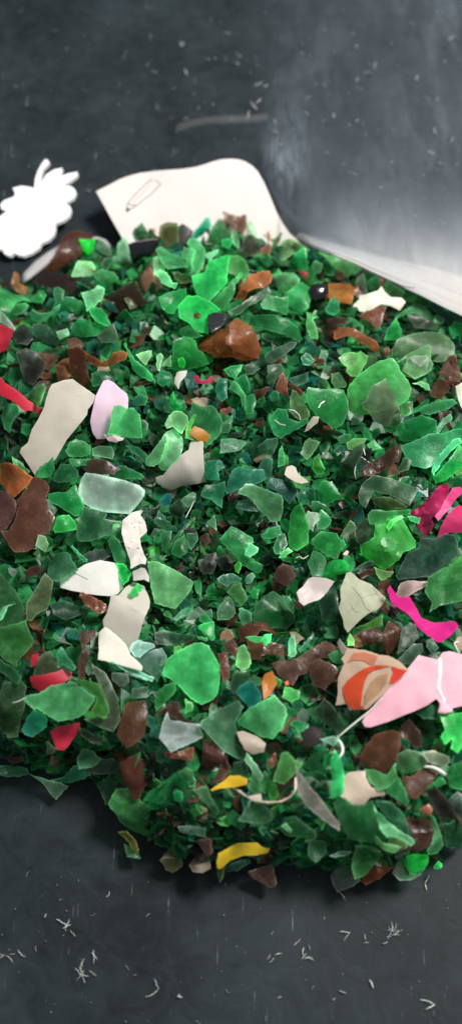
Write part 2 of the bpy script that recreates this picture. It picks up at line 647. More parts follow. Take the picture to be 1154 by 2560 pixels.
DATA = """
A1 g 4a2a1c 1 330,530 380,460 440,370 470,270 550,215 620,225 690,255 705,300 640,300 600,310 620,380 600,420 560,450 545,550 440,545 ; tall brown fragment | tall dark brown fragment with a torn pale top edge, standing beside the white cut-out tag
A1 o 2a1c18 2 270,560 300,540 420,550 560,560 650,565 720,615 690,640 590,700 520,710 470,690 440,650 400,660 330,650 280,620 ; near-black strip | nearly black fuzzy strip lying across the foot of the tall brown fragment
A1 t 12b040 3 600,290 640,295 700,290 715,330 700,380 665,410 635,390 615,340 ; vivid green bead | vivid green bead perched against the tall brown fragment
A1 t 86b58a 2 545,560 570,490 590,450 700,460 720,500 700,560 640,575
A1 t 4a8a5c 2 700,550 760,520 850,540 890,590 830,630 740,620
A1 c 7c9a84 1 740,290 780,310 830,360 840,420 760,400 720,360
A1 t 2f5a3c 1 780,440 850,420 870,500 800,530 760,490
A1 t 7aa384 2 880,330 930,270 960,310 970,420 1000,500 900,500 880,420
A1 t 31603e 1 950,290 1000,220 1060,170 1110,240 1100,280 1030,310 970,310
A1 t 8ab092 2 1040,150 1075,110 1095,140 1090,180 1060,190
A1 k 16181c 3 960,330 1010,310 1154,290 1195,290 1190,330 1150,400 1100,430 1040,440 1000,480 980,400 ; black cap shard | glossy black cap shard below the pencil drawing, near the far rim of the pile
A1 g 6e5444 3 985,560 1020,490 1050,480 1040,430 1100,430 1115,490 1150,560 1160,700 1110,780 1080,720 1030,650 980,600 ; frayed taupe fragment | crumpled taupe brown fragment with a frayed tip just below the black cap shard
A1 g 35261c 1 790,690 900,640 970,590 1010,640 1060,760 1000,780 920,830 880,950 800,880 750,780
A1 t 4e6034 2 930,740 1010,700 1060,720 1040,790 980,820
A1 g 7c5a3c 2 75,640 90,560 125,570 150,630 220,660 250,690 200,740 130,690
A1 t 2f8a4e 3 0,600 60,620 110,670 200,740 230,780 170,760 120,770 60,860 0,830 -20,700
A1 t 3f8a55 3 60,850 120,780 190,770 220,790 180,850 110,870
A1 t 0f7a3c 3 240,740 290,680 330,670 350,710 320,770 270,765
A1 t 2c7a50 3 410,660 440,645 490,680 470,740 500,720 560,730 640,800 650,880 560,870 500,960 440,880 400,900 390,840 420,760 405,700
A1 t 4c9a6c 4 220,850 250,820 300,850 380,840 440,790 460,780 440,830 350,890 300,920 240,900
A1 t 274f3a 3 240,920 340,930 450,1049 420,1090 330,1060 250,1010
A1 t 6aae80 5 610,700 640,690 700,670 740,640 785,670 770,740 720,790 660,830 640,770 ; pale mint leaf | pale mint leaf-shaped flake standing upright below the near-black strip
A1 t 1d8a4a 4 650,820 740,820 800,860 830,930 800,950 720,920 670,880
A1 t 1c7a44 4 520,1000 550,920 600,880 660,900 720,930 810,950 740,1010 640,1030 560,1015
A1 c 4a6650 4 720,1010 850,920 890,1040 860,1070 760,1070
A1 t 78a684 3 420,990 510,950 520,1010 450,1040
A1 o c0283c 4 0,930 60,950 105,975 80,1049 60,1110 30,1130 -10,1150 -20,950 ; red scrap at the left edge | bright red scrap cut by the left edge of the photo, under a clear sliver
A1 c 8a9a8c 5 0,820 40,860 120,960 110,980 50,940 -10,910
A1 t 2e3830 2 140,920 180,900 220,960 250,1040 200,1080 120,1060 80,1000
A2 o a85022 3 0,140 50,90 100,90 115,120 110,170 40,210 0,250 -40,240 -45,190 ; rust orange chip | rust orange rounded chip standing against the white paper
A2 t 1a8068 2 300,240 350,180 400,130 440,118 465,140 450,200 400,220 370,300 310,320 ; teal flake under the paper | teal flake standing on the far rim against the white paper
A2 t 3ca04a 3 520,105 570,45 620,35 670,55 685,95 640,120 560,115 ; lime disc on the far rim | lime green rounded disc, topmost flake of the pile, against the white paper
A2 g 5e4838 2 515,110 640,125 690,110 695,200 670,260 600,210 530,180
A2 t 5a5a38 1 30,250 50,200 100,175 180,180 180,260 190,400 120,360 60,320
A2 k 3c3a36 2 180,230 205,180 230,190 290,230 280,290 220,340 200,330 180,290
A2 t 579a5e 1 215,210 235,140 260,175 320,175 340,240 290,250
A2 t 3f8a58 3 0,390 40,360 140,410 220,450 260,490 240,530 150,535 80,560 60,480
A2 t 5aa272 4 195,340 240,350 295,370 290,430 280,520 280,640 265,620 240,450 200,430
A2 t 55a06e 4 250,330 270,295 310,290 350,320 385,380 380,430 365,500 330,560 290,580 285,480 295,390
A2 t 6ab084 4 385,410 430,390 480,370 475,400 420,450 395,440
A2 t 22a055 5 290,590 380,545 410,450 480,435 530,405 570,415 555,490 545,620 490,680 400,780 330,740 300,660 ; broad bright green sail | broad bright green sail-shaped flake standing in the upper middle of the pile
A2 t 4a8a50 2 560,420 630,420 690,470 715,540 690,600 640,660 600,560 550,560
A2 t 35834a 5 425,790 500,690 600,590 660,525 685,540 650,580 610,640 600,700 540,810 490,830 ; pale-edged green blade | long green blade with a pale edge beside the bright green sail
A2 g 8a5836 5 525,800 600,720 680,610 720,540 800,510 850,500 865,560 860,610 800,640 720,680 640,760 560,830 ; copper brown wedge | copper brown wedge with a frayed upper end, slanting beside the pale-edged green blade
A2 t 258a4c 4 50,720 110,690 210,680 230,740 180,800 160,850 100,850 60,820
A2 t 7ac090 5 30,570 60,535 100,550 140,620 210,650 190,690 110,650 60,620
A2 t 86ac8a 4 -10,440 45,430 85,510 60,560 0,550
A2 t 1fa858 6 180,800 250,730 340,740 440,790 500,850 420,880 400,960 410,1010 330,990 250,920 190,890 ; emerald flake with a brown spot | bright emerald flake with one brown spot, below the bright green sail
A2 g 5a3a1c 7 290,840 330,830 345,865 330,895 300,890
A2 t 1e6a38 4 190,960 260,930 330,990 370,1020 250,1049 200,1010
A2 k 24282a 5 400,870 450,855 540,870 570,880 500,960 430,1000 405,980
A2 g 7a4a2a 6 315,1104 350,1049 430,1000 520,960 570,910 620,880 690,915 730,930 780,1040 805,1110 780,1190 680,1195 560,1175 460,1175 430,1150 360,1125 ; big amber chunk | big glossy amber chunk with crinkled orange highlights, largest amber piece of the upper pile
A2 t 176a38 5 700,830 760,815 870,850 980,890 1080,930 1130,990 1110,1030 1000,1010 880,980 780,920
A2 t 2a7e46 4 800,770 860,710 960,740 1000,720 1000,860 900,830 820,810
A2 t 38965a 5 950,720 1030,660 1100,570 1154,590 1190,640 1160,800 1060,860 990,800
A2 t 1f9050 4 1000,470 1060,400 1110,350 1130,360 1150,460 1150,520 1080,530 1010,520
A2 o 9a2a2e 5 1100,540 1120,525 1154,555 1145,585 1110,565
A2 t 5a9064 3 870,560 980,540 1040,535 1080,590 1060,650 980,690 940,660 900,620
A2 t 648a5c 2 870,420 930,330 1000,260 1080,290 1154,320 1120,350 1040,400 960,440 900,450
A2 t 3a3e30 2 660,330 690,280 730,260 790,300 800,380 760,420 700,430 660,390
A2 g 7a5c4a 4 790,370 850,330 840,250 860,230 875,270 865,320 880,360 860,420 800,425
A2 t 56664a 2 880,360 900,290 950,235 960,250 940,310 890,400
A2 t 8aa58e 3 700,100 740,170 780,260 760,330 730,250 700,180
A2 g 8a6a55 3 705,80 740,75 735,110 715,115
A2 t 44744e 1 390,330 420,220 480,140 520,170 560,240 600,300 640,400 540,400 400,390
A2 t 22985a 3 500,300 560,290 590,330 560,370 510,340
A2 t 4c8258 2 580,230 600,210 630,260 640,370 600,340 575,280
A2 t 2e5a36 3 560,840 640,790 720,730 850,650 870,700 790,760 700,800 640,860 600,870
A2 g 5c4030 6 370,500 385,470 405,500 390,540 365,535
A2 g 54341e 4 640,590 670,600 650,660 620,660
A2 t 3c5a32 3 130,545 180,540 280,570 270,620 200,630 150,580
A3 g 8a6030 4 150,640 180,590 270,590 365,575 345,640 325,705 240,700 180,710 155,680 ; amber square by the bead | see-through amber brown square with a curl, beside the black bead
A3 g 6a5034 3 205,545 240,520 275,560 270,590 230,600 205,580
A3 k 0e1012 4 10,650 60,635 150,650 155,710 130,760 60,780 10,770 -10,700 ; black bead | shiny black bead with a white glint, beside the amber square
A3 o dedccb 6 330,790 390,740 390,710 440,705 520,680 545,650 570,690 620,730 700,735 730,765 690,825 620,795 550,780 480,820 430,838 390,830 375,795 ; white bird-shaped scrap | white bird-shaped scrap under the film hem at the upper right
A3 c a8b8a4 3 370,580 410,550 430,600 440,690 400,690 350,650
A3 g 8a6a60 4 345,680 380,650 395,700 370,730
A3 t 3f9060 4 435,620 470,580 530,570 535,620 510,670 460,680
A3 g 7a5c44 3 530,580 570,575 570,650 540,650
A3 t 5c9a60 4 570,640 590,590 650,640 720,680 700,720 620,720 580,690
A3 t 1f6e30 4 690,690 780,670 860,700 930,750 900,800 820,790 740,760
A3 t 6aa870 2 90,370 150,410 220,420 300,450 410,510 380,540 300,570 250,540 190,490 130,420
A3 t 1d7a3a 3 100,480 130,440 200,510 195,570 140,570
A3 t 6ab07c 2 20,500 60,450 110,480 100,540 40,560
A3 t 1e6030 2 410,560 430,520 500,550 530,570 450,590
A3 g 6a4234 5 380,860 430,835 480,820 560,790 580,800 550,930 520,950 470,920 420,880
A3 t 1e7a50 4 125,830 150,770 180,745 220,780 225,850 180,880 130,870
A3 g 46302a 5 90,960 130,890 180,875 290,880 270,920 225,930 220,1030 170,1045 110,1020
A3 g 7a4e34 6 225,940 260,920 340,950 420,1000 500,1045 560,1075 575,1110 550,1135 490,1100 400,1060 310,1010 230,1025 ; brown twig-like strip | long bent brown twig-like strip with pale worn edges, below the white bird-shaped scrap
A3 g 6a4434 6 570,1115 610,1100 605,1180 575,1170
A3 t 4a8a58 4 640,890 720,820 800,770 880,800 950,880 960,910 880,900 820,850 740,850
A3 t 6aa47a 5 940,900 960,850 1000,850 1025,890 1010,920 960,920
A3 t 2c3a28 3 740,860 830,860 940,910 1000,940 900,970 800,950
P c 5c7a58 5 978,875 991,850 1026,835 1071,823 1107,820 1127,835 1135,860 1132,890 1107,905 1060,900 1000,915 985,900 ; rounded olive leaf | large rounded olive green leaf-shaped flake near the right edge, below the film hem
A3 t 1f8a48 4 600,960 660,890 680,940 700,990 680,1049 590,1049
A3 t 5a9c60 4 0,800 60,800 90,850 40,900 80,980 90,1010 30,1000 -10,930
A3 t 35a862 4 1060,950 1100,910 1154,920 1180,960 1154,1049 1080,1020
A3 t 40c890 4 1015,800 1045,800 1045,835 1020,830
A3 t 1f5a48 3 900,800 960,770 1000,800 1060,850 1154,880 1154,920 1040,900
B1 o d0263f 6 -20,250 40,320 120,370 200,440 290,500 330,520 305,555 230,530 180,530 100,460 0,410 -30,400 ; red blade | long bright red blade poking in from the left edge
B1 o c0b8ab 7 390,330 480,300 545,290 600,330 720,415 700,470 660,520 655,560 590,640 500,750 460,820 420,890 350,970 310,1048 280,1035 240,980 190,900 150,845 160,810 210,770 240,670 290,590 330,510 350,430 370,370 ; big beige sheet | big smooth beige sheet, largest opaque pale flake at the left, over the red blade's tip
B1 o d8bccd 7 720,410 770,295 800,285 850,310 900,360 950,400 962,440 960,510 930,560 880,640 850,700 775,735 720,735 690,690 675,620 690,540 ; lilac flake | glossy lilac flake half covered by a green square
B1 o d2b8bc 6 770,705 850,700 930,730 920,750 870,765 810,755
B1 t 4aa868 9 835,540 855,490 900,490 960,515 1000,510 1050,560 1065,680 1060,735 980,735 900,720 810,710 830,620 ; green square on the lilac flake | frosted green square lying over the lilac flake
B1 t 4f8a50 4 190,400 240,370 320,320 340,350 330,420 320,480 270,470 200,430
B1 t 4a9064 4 0,500 40,470 130,490 150,540 110,600 50,690 10,660 0,600
B1 g 6a4630 5 410,200 450,150 500,90 520,150 530,250 470,310 430,280
B1 g 4a2a1c 5 510,60 580,40 630,80 650,180 670,300 660,360 600,320 540,270 520,200 ; dark brown trough | dark brown trough-shaped strip just above the big beige sheet
B1 g 7c5030 6 610,50 680,110 760,160 830,140 850,95 910,80 965,100 960,150 880,180 780,205 700,190 640,130 ; copper bow | curved copper brown bow with a shiny tip, above the lilac flake
B1 g 5c4434 5 500,-10 570,-30 630,20 620,60 560,70 510,50
B1 t 3aa464 6 940,20 975,90 1010,150 1080,200 1130,260 1160,330 1100,300 1040,270 1000,230 970,140 930,30 ; frayed green ribbon | narrow frayed green ribbon running down beside the copper bow
B1 t 90b890 5 1020,110 1060,90 1140,80 1130,130 1090,180 1050,150
B1 c 2e342c 2 130,120 200,80 280,100 345,180 330,260 250,330 180,300
B1 t 2f7a44 5 495,830 530,760 570,745 640,760 690,800 680,860 600,880 520,875
B1 c 5c8a68 6 690,810 750,795 840,800 858,850 850,900 780,885 700,870
B1 t 1f7a44 4 520,890 620,890 680,880 660,930 580,950 525,930
B1 g 3a2c22 3 600,920 700,890 800,900 900,950 850,1000 740,1000 640,980
B1 t 186038 5 430,920 520,920 570,970 590,1020 520,1060 430,1070 400,1049
B1 t 1c7440 5 820,1010 870,960 950,955 1040,990 1075,1020 1060,1045 980,1040 900,1049
B1 t 357a40 4 90,870 160,920 230,990 200,1020 140,980 100,930
B1 t 175a34 3 690,240 760,220 860,240 890,290 820,330 700,340
B1 t 2a7050 4 990,440 1050,400 1110,430 1090,490 1000,490
B1 t 1f5c40 4 960,770 1050,800 1154,900 1100,930 1000,850
B2 t 6aa070 6 85,640 110,570 150,530 210,535 250,570 255,620 210,710 160,670 140,650 100,670
B2 t 5f9a6c 6 0,820 60,740 90,690 110,800 60,900 0,950 -60,940 -60,890
B2 t 78b085 7 95,760 95,690 140,655 170,690 215,720 220,800 200,870 110,970 60,970 30,940 60,850 ; pale green slab pair | pale frosted green slab with a rough edge, beside the orange chip on the beige shard
B2 o a8701f 8 270,680 310,640 370,670 425,720 405,760 340,760 270,710 ; ochre chip | ochre orange chip at the top of the torn beige shard
B2 t 5aa050 7 225,740 240,650 280,560 298,565 270,680 320,740 330,765 260,745
B2 t 2c7344 5 290,470 370,500 440,490 500,570 520,620 500,720 390,820 355,790 420,720 330,640 270,600
B2 o b3ada2 7 245,750 300,755 340,785 355,880 365,960 362,1049 370,1075 300,1088 200,1100 110,1135 60,1110 15,1065 10,1030 70,1010 140,920 200,860 240,830 ; torn beige shard | torn beige shard with ragged sides, pointing up at the ochre chip
B2 t 1c7a38 5 130,210 150,150 140,60 150,0 230,-30 330,0 330,60 430,120 470,150 420,180 350,200 230,225 ; deep green triangle | large deep green triangle beside the big amber chunk
B2 t 12a83c 6 180,140 215,130 235,170 220,210 185,200
B2 o c8c8bc 6 170,230 250,225 240,270 200,310 180,360 150,320 155,280 ; white splinter | small white splinter hanging below the deep green triangle
B2 o b01a4c 6 300,270 330,265 350,300 400,300 430,265 445,270 440,310 400,330 330,325 305,300 ; crimson crescent | small crimson crescent beside the white splinter
B2 t 129a50 7 115,500 130,420 150,385 170,440 210,500 200,530 140,525 ; emerald drop | glossy emerald drop-shaped bit below the white splinter
B2 t 7aa87c 4 50,190 100,140 130,110 130,200
B2 t 86b48c 5 20,110 50,95 65,120 40,230 20,220
B2 t 1f7a50 4 20,270 60,220 120,240 135,310 80,340 30,320
B2 t 1a8a48 5 520,220 580,190 670,180 650,230 610,290 560,270
B2 t 1d7a44 4 600,290 680,250 710,310 720,380 660,400 620,340
B2 t 1a7456 5 455,370 480,300 550,290 545,380 550,430 510,460 470,420
B2 t 4a9a64 6 555,370 600,310 640,340 690,420 690,540 670,500 640,420 600,390
B2 t 1f6e40 5 680,420 750,390 765,450 740,550 690,550
B2 g 643c30 6 905,350 940,270 965,230 1000,310 1000,370 1010,420 950,400 915,390 ; reddish brown peak | reddish brown pointed peak beside the middle, below the big amber chunk
B2 g 5a342a 5 1000,320 1060,340 1120,390 1110,415 1040,380
B2 t 1a6a44 5 865,420 890,380 930,390 935,440 900,460 870,450
B2 c 4a6a54 5 825,120 860,85 940,50 1020,0 1060,10 1040,60 950,130 870,180 840,160
B2 t 2a7a58 5 1095,130 1130,100 1154,110 1200,160 1154,200 1110,190
B2 t 3a5640 3 670,200 730,170 800,210 740,260 690,260
B2 t 3f5e44 3 850,190 950,170 990,220 920,290 870,330 850,280
B2 c 3c6a54 4 1010,280 1090,260 1160,250 1150,310 1070,350 1020,320
B2 t 157a44 7 860,580 920,510 990,520 1010,590 1080,610 1154,580 1150,620 1070,670 940,740 890,700 870,640 ; crumpled emerald disc | crumpled emerald disc with white scratches, beside the middle
B2 t 466a3c 6 1010,470 1030,370 1060,380 1140,500 1160,580 1090,610 1020,550
B2 t 35684a 5 770,800 850,740 930,730 920,800 880,870 800,850
B2 t 45745a 4 500,740 600,740 690,770 640,830 500,835
B2 t 2f6a44 4 520,620 590,560 580,640 560,700 500,690
B2 g 66463a 4 500,520 570,490 590,520 540,560
B2 g 4a3428 3 740,380 850,350 880,360 800,440 770,430
B2 t 1f7658 6 370,1040 380,920 430,895 500,900 530,950 480,980 490,1049
C2 t 196a48 6 350,100 380,40 470,30 530,10 535,80 515,140 510,210 430,150 350,120
B2 t 226a56 6 555,1049 580,970 630,940 720,970 820,960 850,1010 800,1060 700,1100 540,1150 545,1080
B2 t 3a745c 5 820,870 890,890 880,1010 840,1049 780,950
B2 t 2a8a50 5 930,830 955,790 975,850 980,930 930,950
B2 o b8b0a2 7 975,1010 990,950 1030,940 1060,960 1075,1000 1130,1049 1150,1080 1100,1095 1060,1085 1000,1040 ; white chip in the middle | small off-white chip alone among dark green flakes in the middle
B2 t 5a7f58 5 1095,850 1130,760 1160,735 1245,765 1190,850 1140,900
B3 t 5f9a55 6 230,140 275,95 400,95 445,130 430,180 380,270 330,275 280,240 290,205 260,180 ; folded lime flake | folded lime green flake up beside the broad translucent leaf
B3 t 3c5a3a 4 440,110 520,130 520,180 430,230 420,200
B3 t 3f6a44 5 180,250 240,240 340,290 290,350 220,360 190,310
B3 t 4a9a58 6 290,360 340,290 430,220 530,160 620,135 660,160 690,220 760,320 775,370 750,440 700,480 600,520 470,550 400,567 330,545 300,470 ; broad translucent leaf | broad translucent green leaf-shaped flake under a grey film scrap at the right
B3 c 6f8468 7 410,465 440,450 470,345 550,310 640,250 700,240 770,310 760,370 750,460 690,490 710,620 660,640 605,663 550,620 480,540 440,510 ; grey film scrap | thin greyish see-through scrap lying over the broad translucent leaf
B3 t 4f8a54 6 700,480 785,455 785,545 720,585 690,540
B3 c 6a9868 7 670,160 750,100 900,30 930,40 920,130 945,165 920,230 860,280 780,320 710,240 740,170 740,130
B3 c 7a957c 8 705,235 745,140 800,115 900,110 915,150 880,250 790,290 730,270
B3 t 1f7a3c 6 0,360 130,370 190,360 270,370 300,470 300,550 250,650 200,670 130,620 60,560 0,490 -20,430 ; emerald scoop | emerald scoop-shaped flake with a white glint, beside the broad translucent leaf
B3 g 6c5048 7 1045,130 1090,120 1110,200 1145,290 1120,340 1060,340 1000,270 970,260 1010,190 ; glossy brown nugget | glossy brown nugget with a violet sheen near the right edge
B3 g 54382c 7 940,330 980,280 1040,310 1060,350 980,430 920,420 930,370
B3 o cdd0b8 7 1100,350 1154,320 1200,330 1154,530 1130,470 ; cream sliver at the right edge | cream sliver cut by the right edge of the photo, beside the glossy brown nugget
B3 t 127a40 5 655,640 740,600 850,560 960,600 960,700 870,720 800,750 720,770 680,740
B3 t 2a8a5a 6 700,790 830,740 900,710 1000,700 1154,650 1200,680 1154,760 1000,870 920,950 880,970 780,940 730,840 ; wide sea-green fan | wide sea-green fan-shaped flake at the right edge above the magenta crumple
B3 t 5ab488 7 925,990 940,920 1000,840 1090,740 1130,730 1154,760 1080,830 1000,920 940,1020
B3 t 18a050 6 940,1030 1050,900 1154,790 1200,850 1154,950 1040,1049 960,1080
B3 t 3f8a5c 5 830,500 950,460 1080,440 1120,470 1040,520 900,560 840,540
B3 t 5a9070 6 940,680 1000,600 1080,530 1090,580 1020,640 980,690
B3 g 3c2820 6 380,1000 480,920 600,840 690,795 700,850 680,920 560,1000 440,1049 390,1040 ; dark brown blade | flat dark brown blade between the white chip in the middle and the sea-green fan
B3 c 36503a 5 230,960 320,820 390,790 400,860 360,960 350,1049 270,1070 210,1049
B3 t 54a055 5 40,880 80,850 120,960 110,1010 60,1020 30,960
B3 t 2a6a40 4 225,740 270,700 330,710 310,760 250,780
B3 t 1e5a3c 4 190,830 240,780 300,790 260,840 220,870
B3 t 6a9c64 6 285,770 330,740 440,735 420,770 340,830 300,820
B3 o 9a9c82 6 0,620 40,570 80,570 75,610 0,680 -30,690
B3 g 6a4630 5 110,640 180,650 180,680 120,670
B3 c 4a6a4c 5 660,960 720,880 770,900 750,970 680,1000
B3 t 7ab084 7 780,330 850,310 900,330 920,380 880,370 840,340
C1 g 54362a 5 0,380 70,380 110,300 140,190 120,150 200,60 260,-30 340,0 380,60 350,130 360,200 410,270 400,310 370,390 300,430 260,510 180,545 110,540 70,490 ; big brown sheet | big smooth brown sheet at the left edge, largest brown piece
C1 g 8a5230 6 -10,-130 60,-130 130,-110 190,-60 230,-20 190,50 110,130 40,70 -20,0 ; orange-brown flap | orange-brown flap at the left edge above the big brown sheet
C1 g 4c3230 8 -30,60 0,50 60,90 130,170 135,210 100,280 40,360 0,370 -30,370 ; glossy brown dome | glossy dark brown dome with a white highlight on the big brown sheet
C1 c a9bfb4 8 590,70 605,0 640,-55 720,-45 860,-15 940,5 1040,40 1085,80 1080,120 1030,190 970,255 900,250 780,240 690,215 620,170 595,120 ; clear rounded slab | thick colourless slab with rounded frosted rim, beside the middle
C1 t 1c8848 6 355,100 420,85 500,90 570,30 590,110 625,180 620,265 560,265 480,220 430,190 360,150
C1 t 1f9040 6 400,360 430,270 520,255 570,300 575,360 500,380 410,390
C1 c 3a7450 5 565,400 570,340 600,280 630,200 760,230 800,250 790,290 830,300 910,300 920,380 900,440 850,410 790,415 740,440 640,455 580,445 ; notched sea-green sheet | see-through sea-green sheet with a notch, tucked below the clear rounded slab
C1 t 7ab87c 6 850,330 900,305 925,330 915,440 880,440 850,390
C1 t 3c7050 6 340,640 345,540 390,505 480,530 530,560 545,610 580,660 540,690 450,750 400,750 355,735 ; green square by the white blade | dull green squarish flake touching the tip of the white blade
C1 t 6a8a68 6 270,500 285,410 340,420 370,480 340,540
C1 t 2a8a58 7 530,500 545,485 590,540 650,590 645,620 615,605 560,540
C1 c 3c4844 4 600,560 680,530 800,500 830,560 760,610 640,620
C1 o e6e5de 8 445,740 500,720 545,690 640,630 750,600 860,620 890,680 920,790 920,810 880,855 820,870 700,860 600,840 520,825 455,805 ; white blade | bright white blade-shaped flake with a short crack, beside the white crumpled strip
C1 o d4cfc6 9 920,390 930,330 990,270 1060,235 1075,245 1055,275 1090,320 1105,390 1050,440 1060,500 1085,570 1105,620 1100,660 1060,650 990,690 985,630 940,500 920,420 ; white crumpled strip | off-white crumpled strip standing below the clear rounded slab
C1 o dcd8cf 10 990,690 1060,655 1090,665 1115,720 1120,765 1080,745 1000,755
C1 o b9b4a8 8 830,865 890,860 930,800 1000,740 1080,770 1100,820 1125,890 1120,950 1080,1040 1030,1180 970,1240 880,1160 780,1070 770,1020 800,980 820,920 ; grey-beige torn sheet | grey-beige torn sheet with a small hole below the white crumpled strip
D1 o e2dfd2 9 730,75 775,25 860,100 940,180 975,250 1040,300 1030,330 900,320 735,295 740,220 735,130 ; cream corner piece | cream four-sided piece under the lower end of the grey-beige torn sheet
C1 t 1ca650 7 870,625 930,630 985,700 960,760 930,795 900,720
C1 t 2a7a48 6 810,450 850,420 900,470 960,560 985,650 930,630 870,620 830,520
C1 t 1f9a4a 10 970,850 990,810 1030,775 1060,790 1060,830 1000,865
C1 g 6c4636 6 590,880 610,850 700,880 800,940 810,970 760,1010 720,1000 640,940
C1 g 4c3026 4 175,690 220,660 300,640 320,660 280,710 200,730
C1 c 5a6a48 5 200,920 280,790 340,690 400,760 380,900 360,960 280,1000 240,1049 200,1049
C1 t 2a5c34 5 0,690 60,760 130,850 170,920 200,1049 160,1090 60,1110 -10,1100 -30,900
D1 t 2f6c34 6 0,60 150,20 195,0 220,80 265,165 220,220 130,310 120,350 60,320 0,270 -30,150 ; deep green leaf at the left edge | deep green leaf-shaped flake with a pale right rim at the left edge
C1 t 78b890 7 0,960 50,900 110,910 120,930 60,950 40,1000 10,1049 -20,1049
C1 c 1f4a36 4 380,920 480,890 600,940 680,970 600,1010 500,1049 400,1010
P t 5c9464 7 368,1402 395,1402 440,1425 483,1455 478,1475 458,1500 437,1523 410,1515 387,1508 378,1470 ; frosted green square | frosted green square with a pale rim, beside the white crumpled strip
C2 t 5a8c68 6 395,320 455,260 465,310 470,380 430,355
C2 t 4c7f58 7 660,90 700,40 730,32 860,80 960,120 972,160 970,240 940,310 880,315 800,240 740,160 700,130 650,120 ; sage green long flake | long sage green flake with a squared end, below the white chip in the middle
C2 t 1c4a3c 5 610,220 630,160 720,140 780,210 780,235 680,230
C2 t 2f8a50 7 490,440 585,340 650,380 740,430 750,470 690,500 680,560 740,600 820,640 800,695 770,700 660,640 600,560 520,480 ; jade slanted flake | long slanted jade flake carrying a small mint bit, in the centre of the pile
C2 t 6ab88a 9 675,565 690,510 720,470 780,510 775,545 720,580
C2 t 5a7250 5 520,500 570,530 620,600 570,620 530,590
C2 t 4a9a48 6 600,640 630,600 660,640 630,700 600,670
C2 t 2a6a50 6 465,750 520,710 590,700 660,740 640,770 580,770 550,805 480,770
C2 c 6a9a80 7 680,750 700,710 740,695 755,720 730,770 690,780
C2 t 4a7f48 6 540,840 600,780 640,765 680,840 700,890 650,950 600,890
C2 t 366a44 6 470,1000 500,930 560,870 590,890 610,1000 560,1049 480,1049
C2 t 4c8a62 6 640,960 660,955 740,1000 740,1060 660,1090 640,1030
C2 t 24904a 7 725,830 745,805 785,815 775,890 740,890 722,860
C2 t 155a2c 6 745,1000 760,930 830,860 900,820 960,870 1050,960 1060,1049 1000,1110 820,1100 740,1060 ; dark green pentagon | dark bottle green five-sided flake beside the pinkish white chip
C2 t 4f8460 7 950,860 1010,870 1055,930 1040,1000 990,960
P o cbc0ba 9 740,1482 757,1465 770,1447 780,1443 812,1447 834,1455 818,1480 798,1500 770,1510 758,1516 747,1505 ; pinkish white chip | pinkish white pointed chip beside the cracked grey-green shard
C2 t 1f6038 6 45,400 70,375 130,385 130,440 90,540 50,480
C2 t 1c6c38 6 150,470 230,400 255,460 250,540 190,575 130,540
C2 t 336a48 6 240,400 320,390 330,450 280,530 255,500
C2 t 2a5a40 5 0,310 50,220 120,350 40,350
C2 t 2f5a38 7 100,490 180,400 300,260 310,280 160,460 110,505
C2 t 5c8064 7 200,150 290,85 315,100 310,160 250,210
C2 c 2a4434 5 110,200 190,140 240,230 190,290 120,270
C2 t 1f7070 7 40,150 90,100 140,100 130,160 90,205 60,190 ; small turquoise bit | small turquoise bit beside the clear rounded slab
C2 c 23241f 3 350,620 400,560 460,540 480,600 440,700 370,700
C2 c 20282a 3 460,590 540,560 600,640 560,690 500,670
C2 g 42302a 5 890,700 960,620 1030,650 1060,720 1000,800 920,760
C2 g 4a382e 4 330,420 400,390 420,460 370,510
C2 t 2f9448 8 1000,420 1020,260 1060,210 1120,180 1140,240 1154,330 1154,480 1080,535 1020,510 ; bright green upright block | bright green upright block beside the sparkling clear crumb
C2 t 1f8048 7 800,410 860,360 940,330 960,400 890,440 820,445
C2 t 1a6a3c 6 890,520 920,430 980,400 1000,480 960,560 900,560
C2 t 6abc82 8 930,585 960,540 1000,510 1030,530 980,580
C2 t 27584c 5 840,40 870,-20 960,0 1040,20 1070,90 1030,170 950,110 880,60
C2 t 1c6c4a 6 1070,130 1100,60 1154,50 1180,120 1154,180 1090,170
C2 t 3a7c58 6 150,1030 200,980 260,950 295,980 240,1020 170,1049
C2 t 23804a 6 330,1000 400,1010 440,1049 420,1100 340,1060
C2 t 5a8468 5 390,985 430,965 440,1030 400,1020
C2 g 3c2a24 5 550,130 590,90 660,80 640,130 590,170 560,190
C3 c c0ccc0 8 0,220 60,250 100,260 90,300 50,330 40,365 0,330 -30,260 ; sparkling clear crumb | sparkling clear crumb among green flakes beside the centre
C3 t 1f7a3c 7 30,450 100,380 210,395 245,450 245,510 215,590 150,570 90,530 40,490
C3 t 2f8050 6 80,250 100,220 150,260 175,300 160,340 120,380 60,350
C3 t 2a8a4c 6 240,450 270,450 285,490 250,530
C3 t 109040 8 125,700 150,620 190,595 290,600 325,635 290,690 200,710 130,730 ; vivid green almond | vivid green almond-shaped flake just above the cracked grey-green shard
C3 t 22683c 6 0,620 40,520 100,540 140,600 120,720 30,720
C3 t 17803f 7 60,90 110,0 180,10 220,70 270,140 200,150 140,185 80,160
C3 t 1f6a48 6 0,60 50,60 60,150 10,200 -20,150
C3 t 1a6038 6 30,160 80,160 140,190 100,230 30,220
C3 t 5f7a5c 6 240,420 280,350 315,300 350,320 360,370 330,400
C3 c 364a34 5 370,330 430,290 490,340 490,420 410,490 360,460
C3 t 4aa054 8 410,480 470,450 500,420 510,310 580,300 640,260 700,255 740,290 780,350 840,440 830,500 720,540 680,600 590,670 530,640 480,590 430,560 410,520 ; crumpled grass green flake | big crumpled grass green flake beside the magenta crumple
C3 t 3f8c50 7 445,260 480,220 600,230 760,220 765,260 700,260 600,290 520,330 460,330
C3 t 7acb86 10 580,350 620,300 700,265 710,280 640,320 600,385
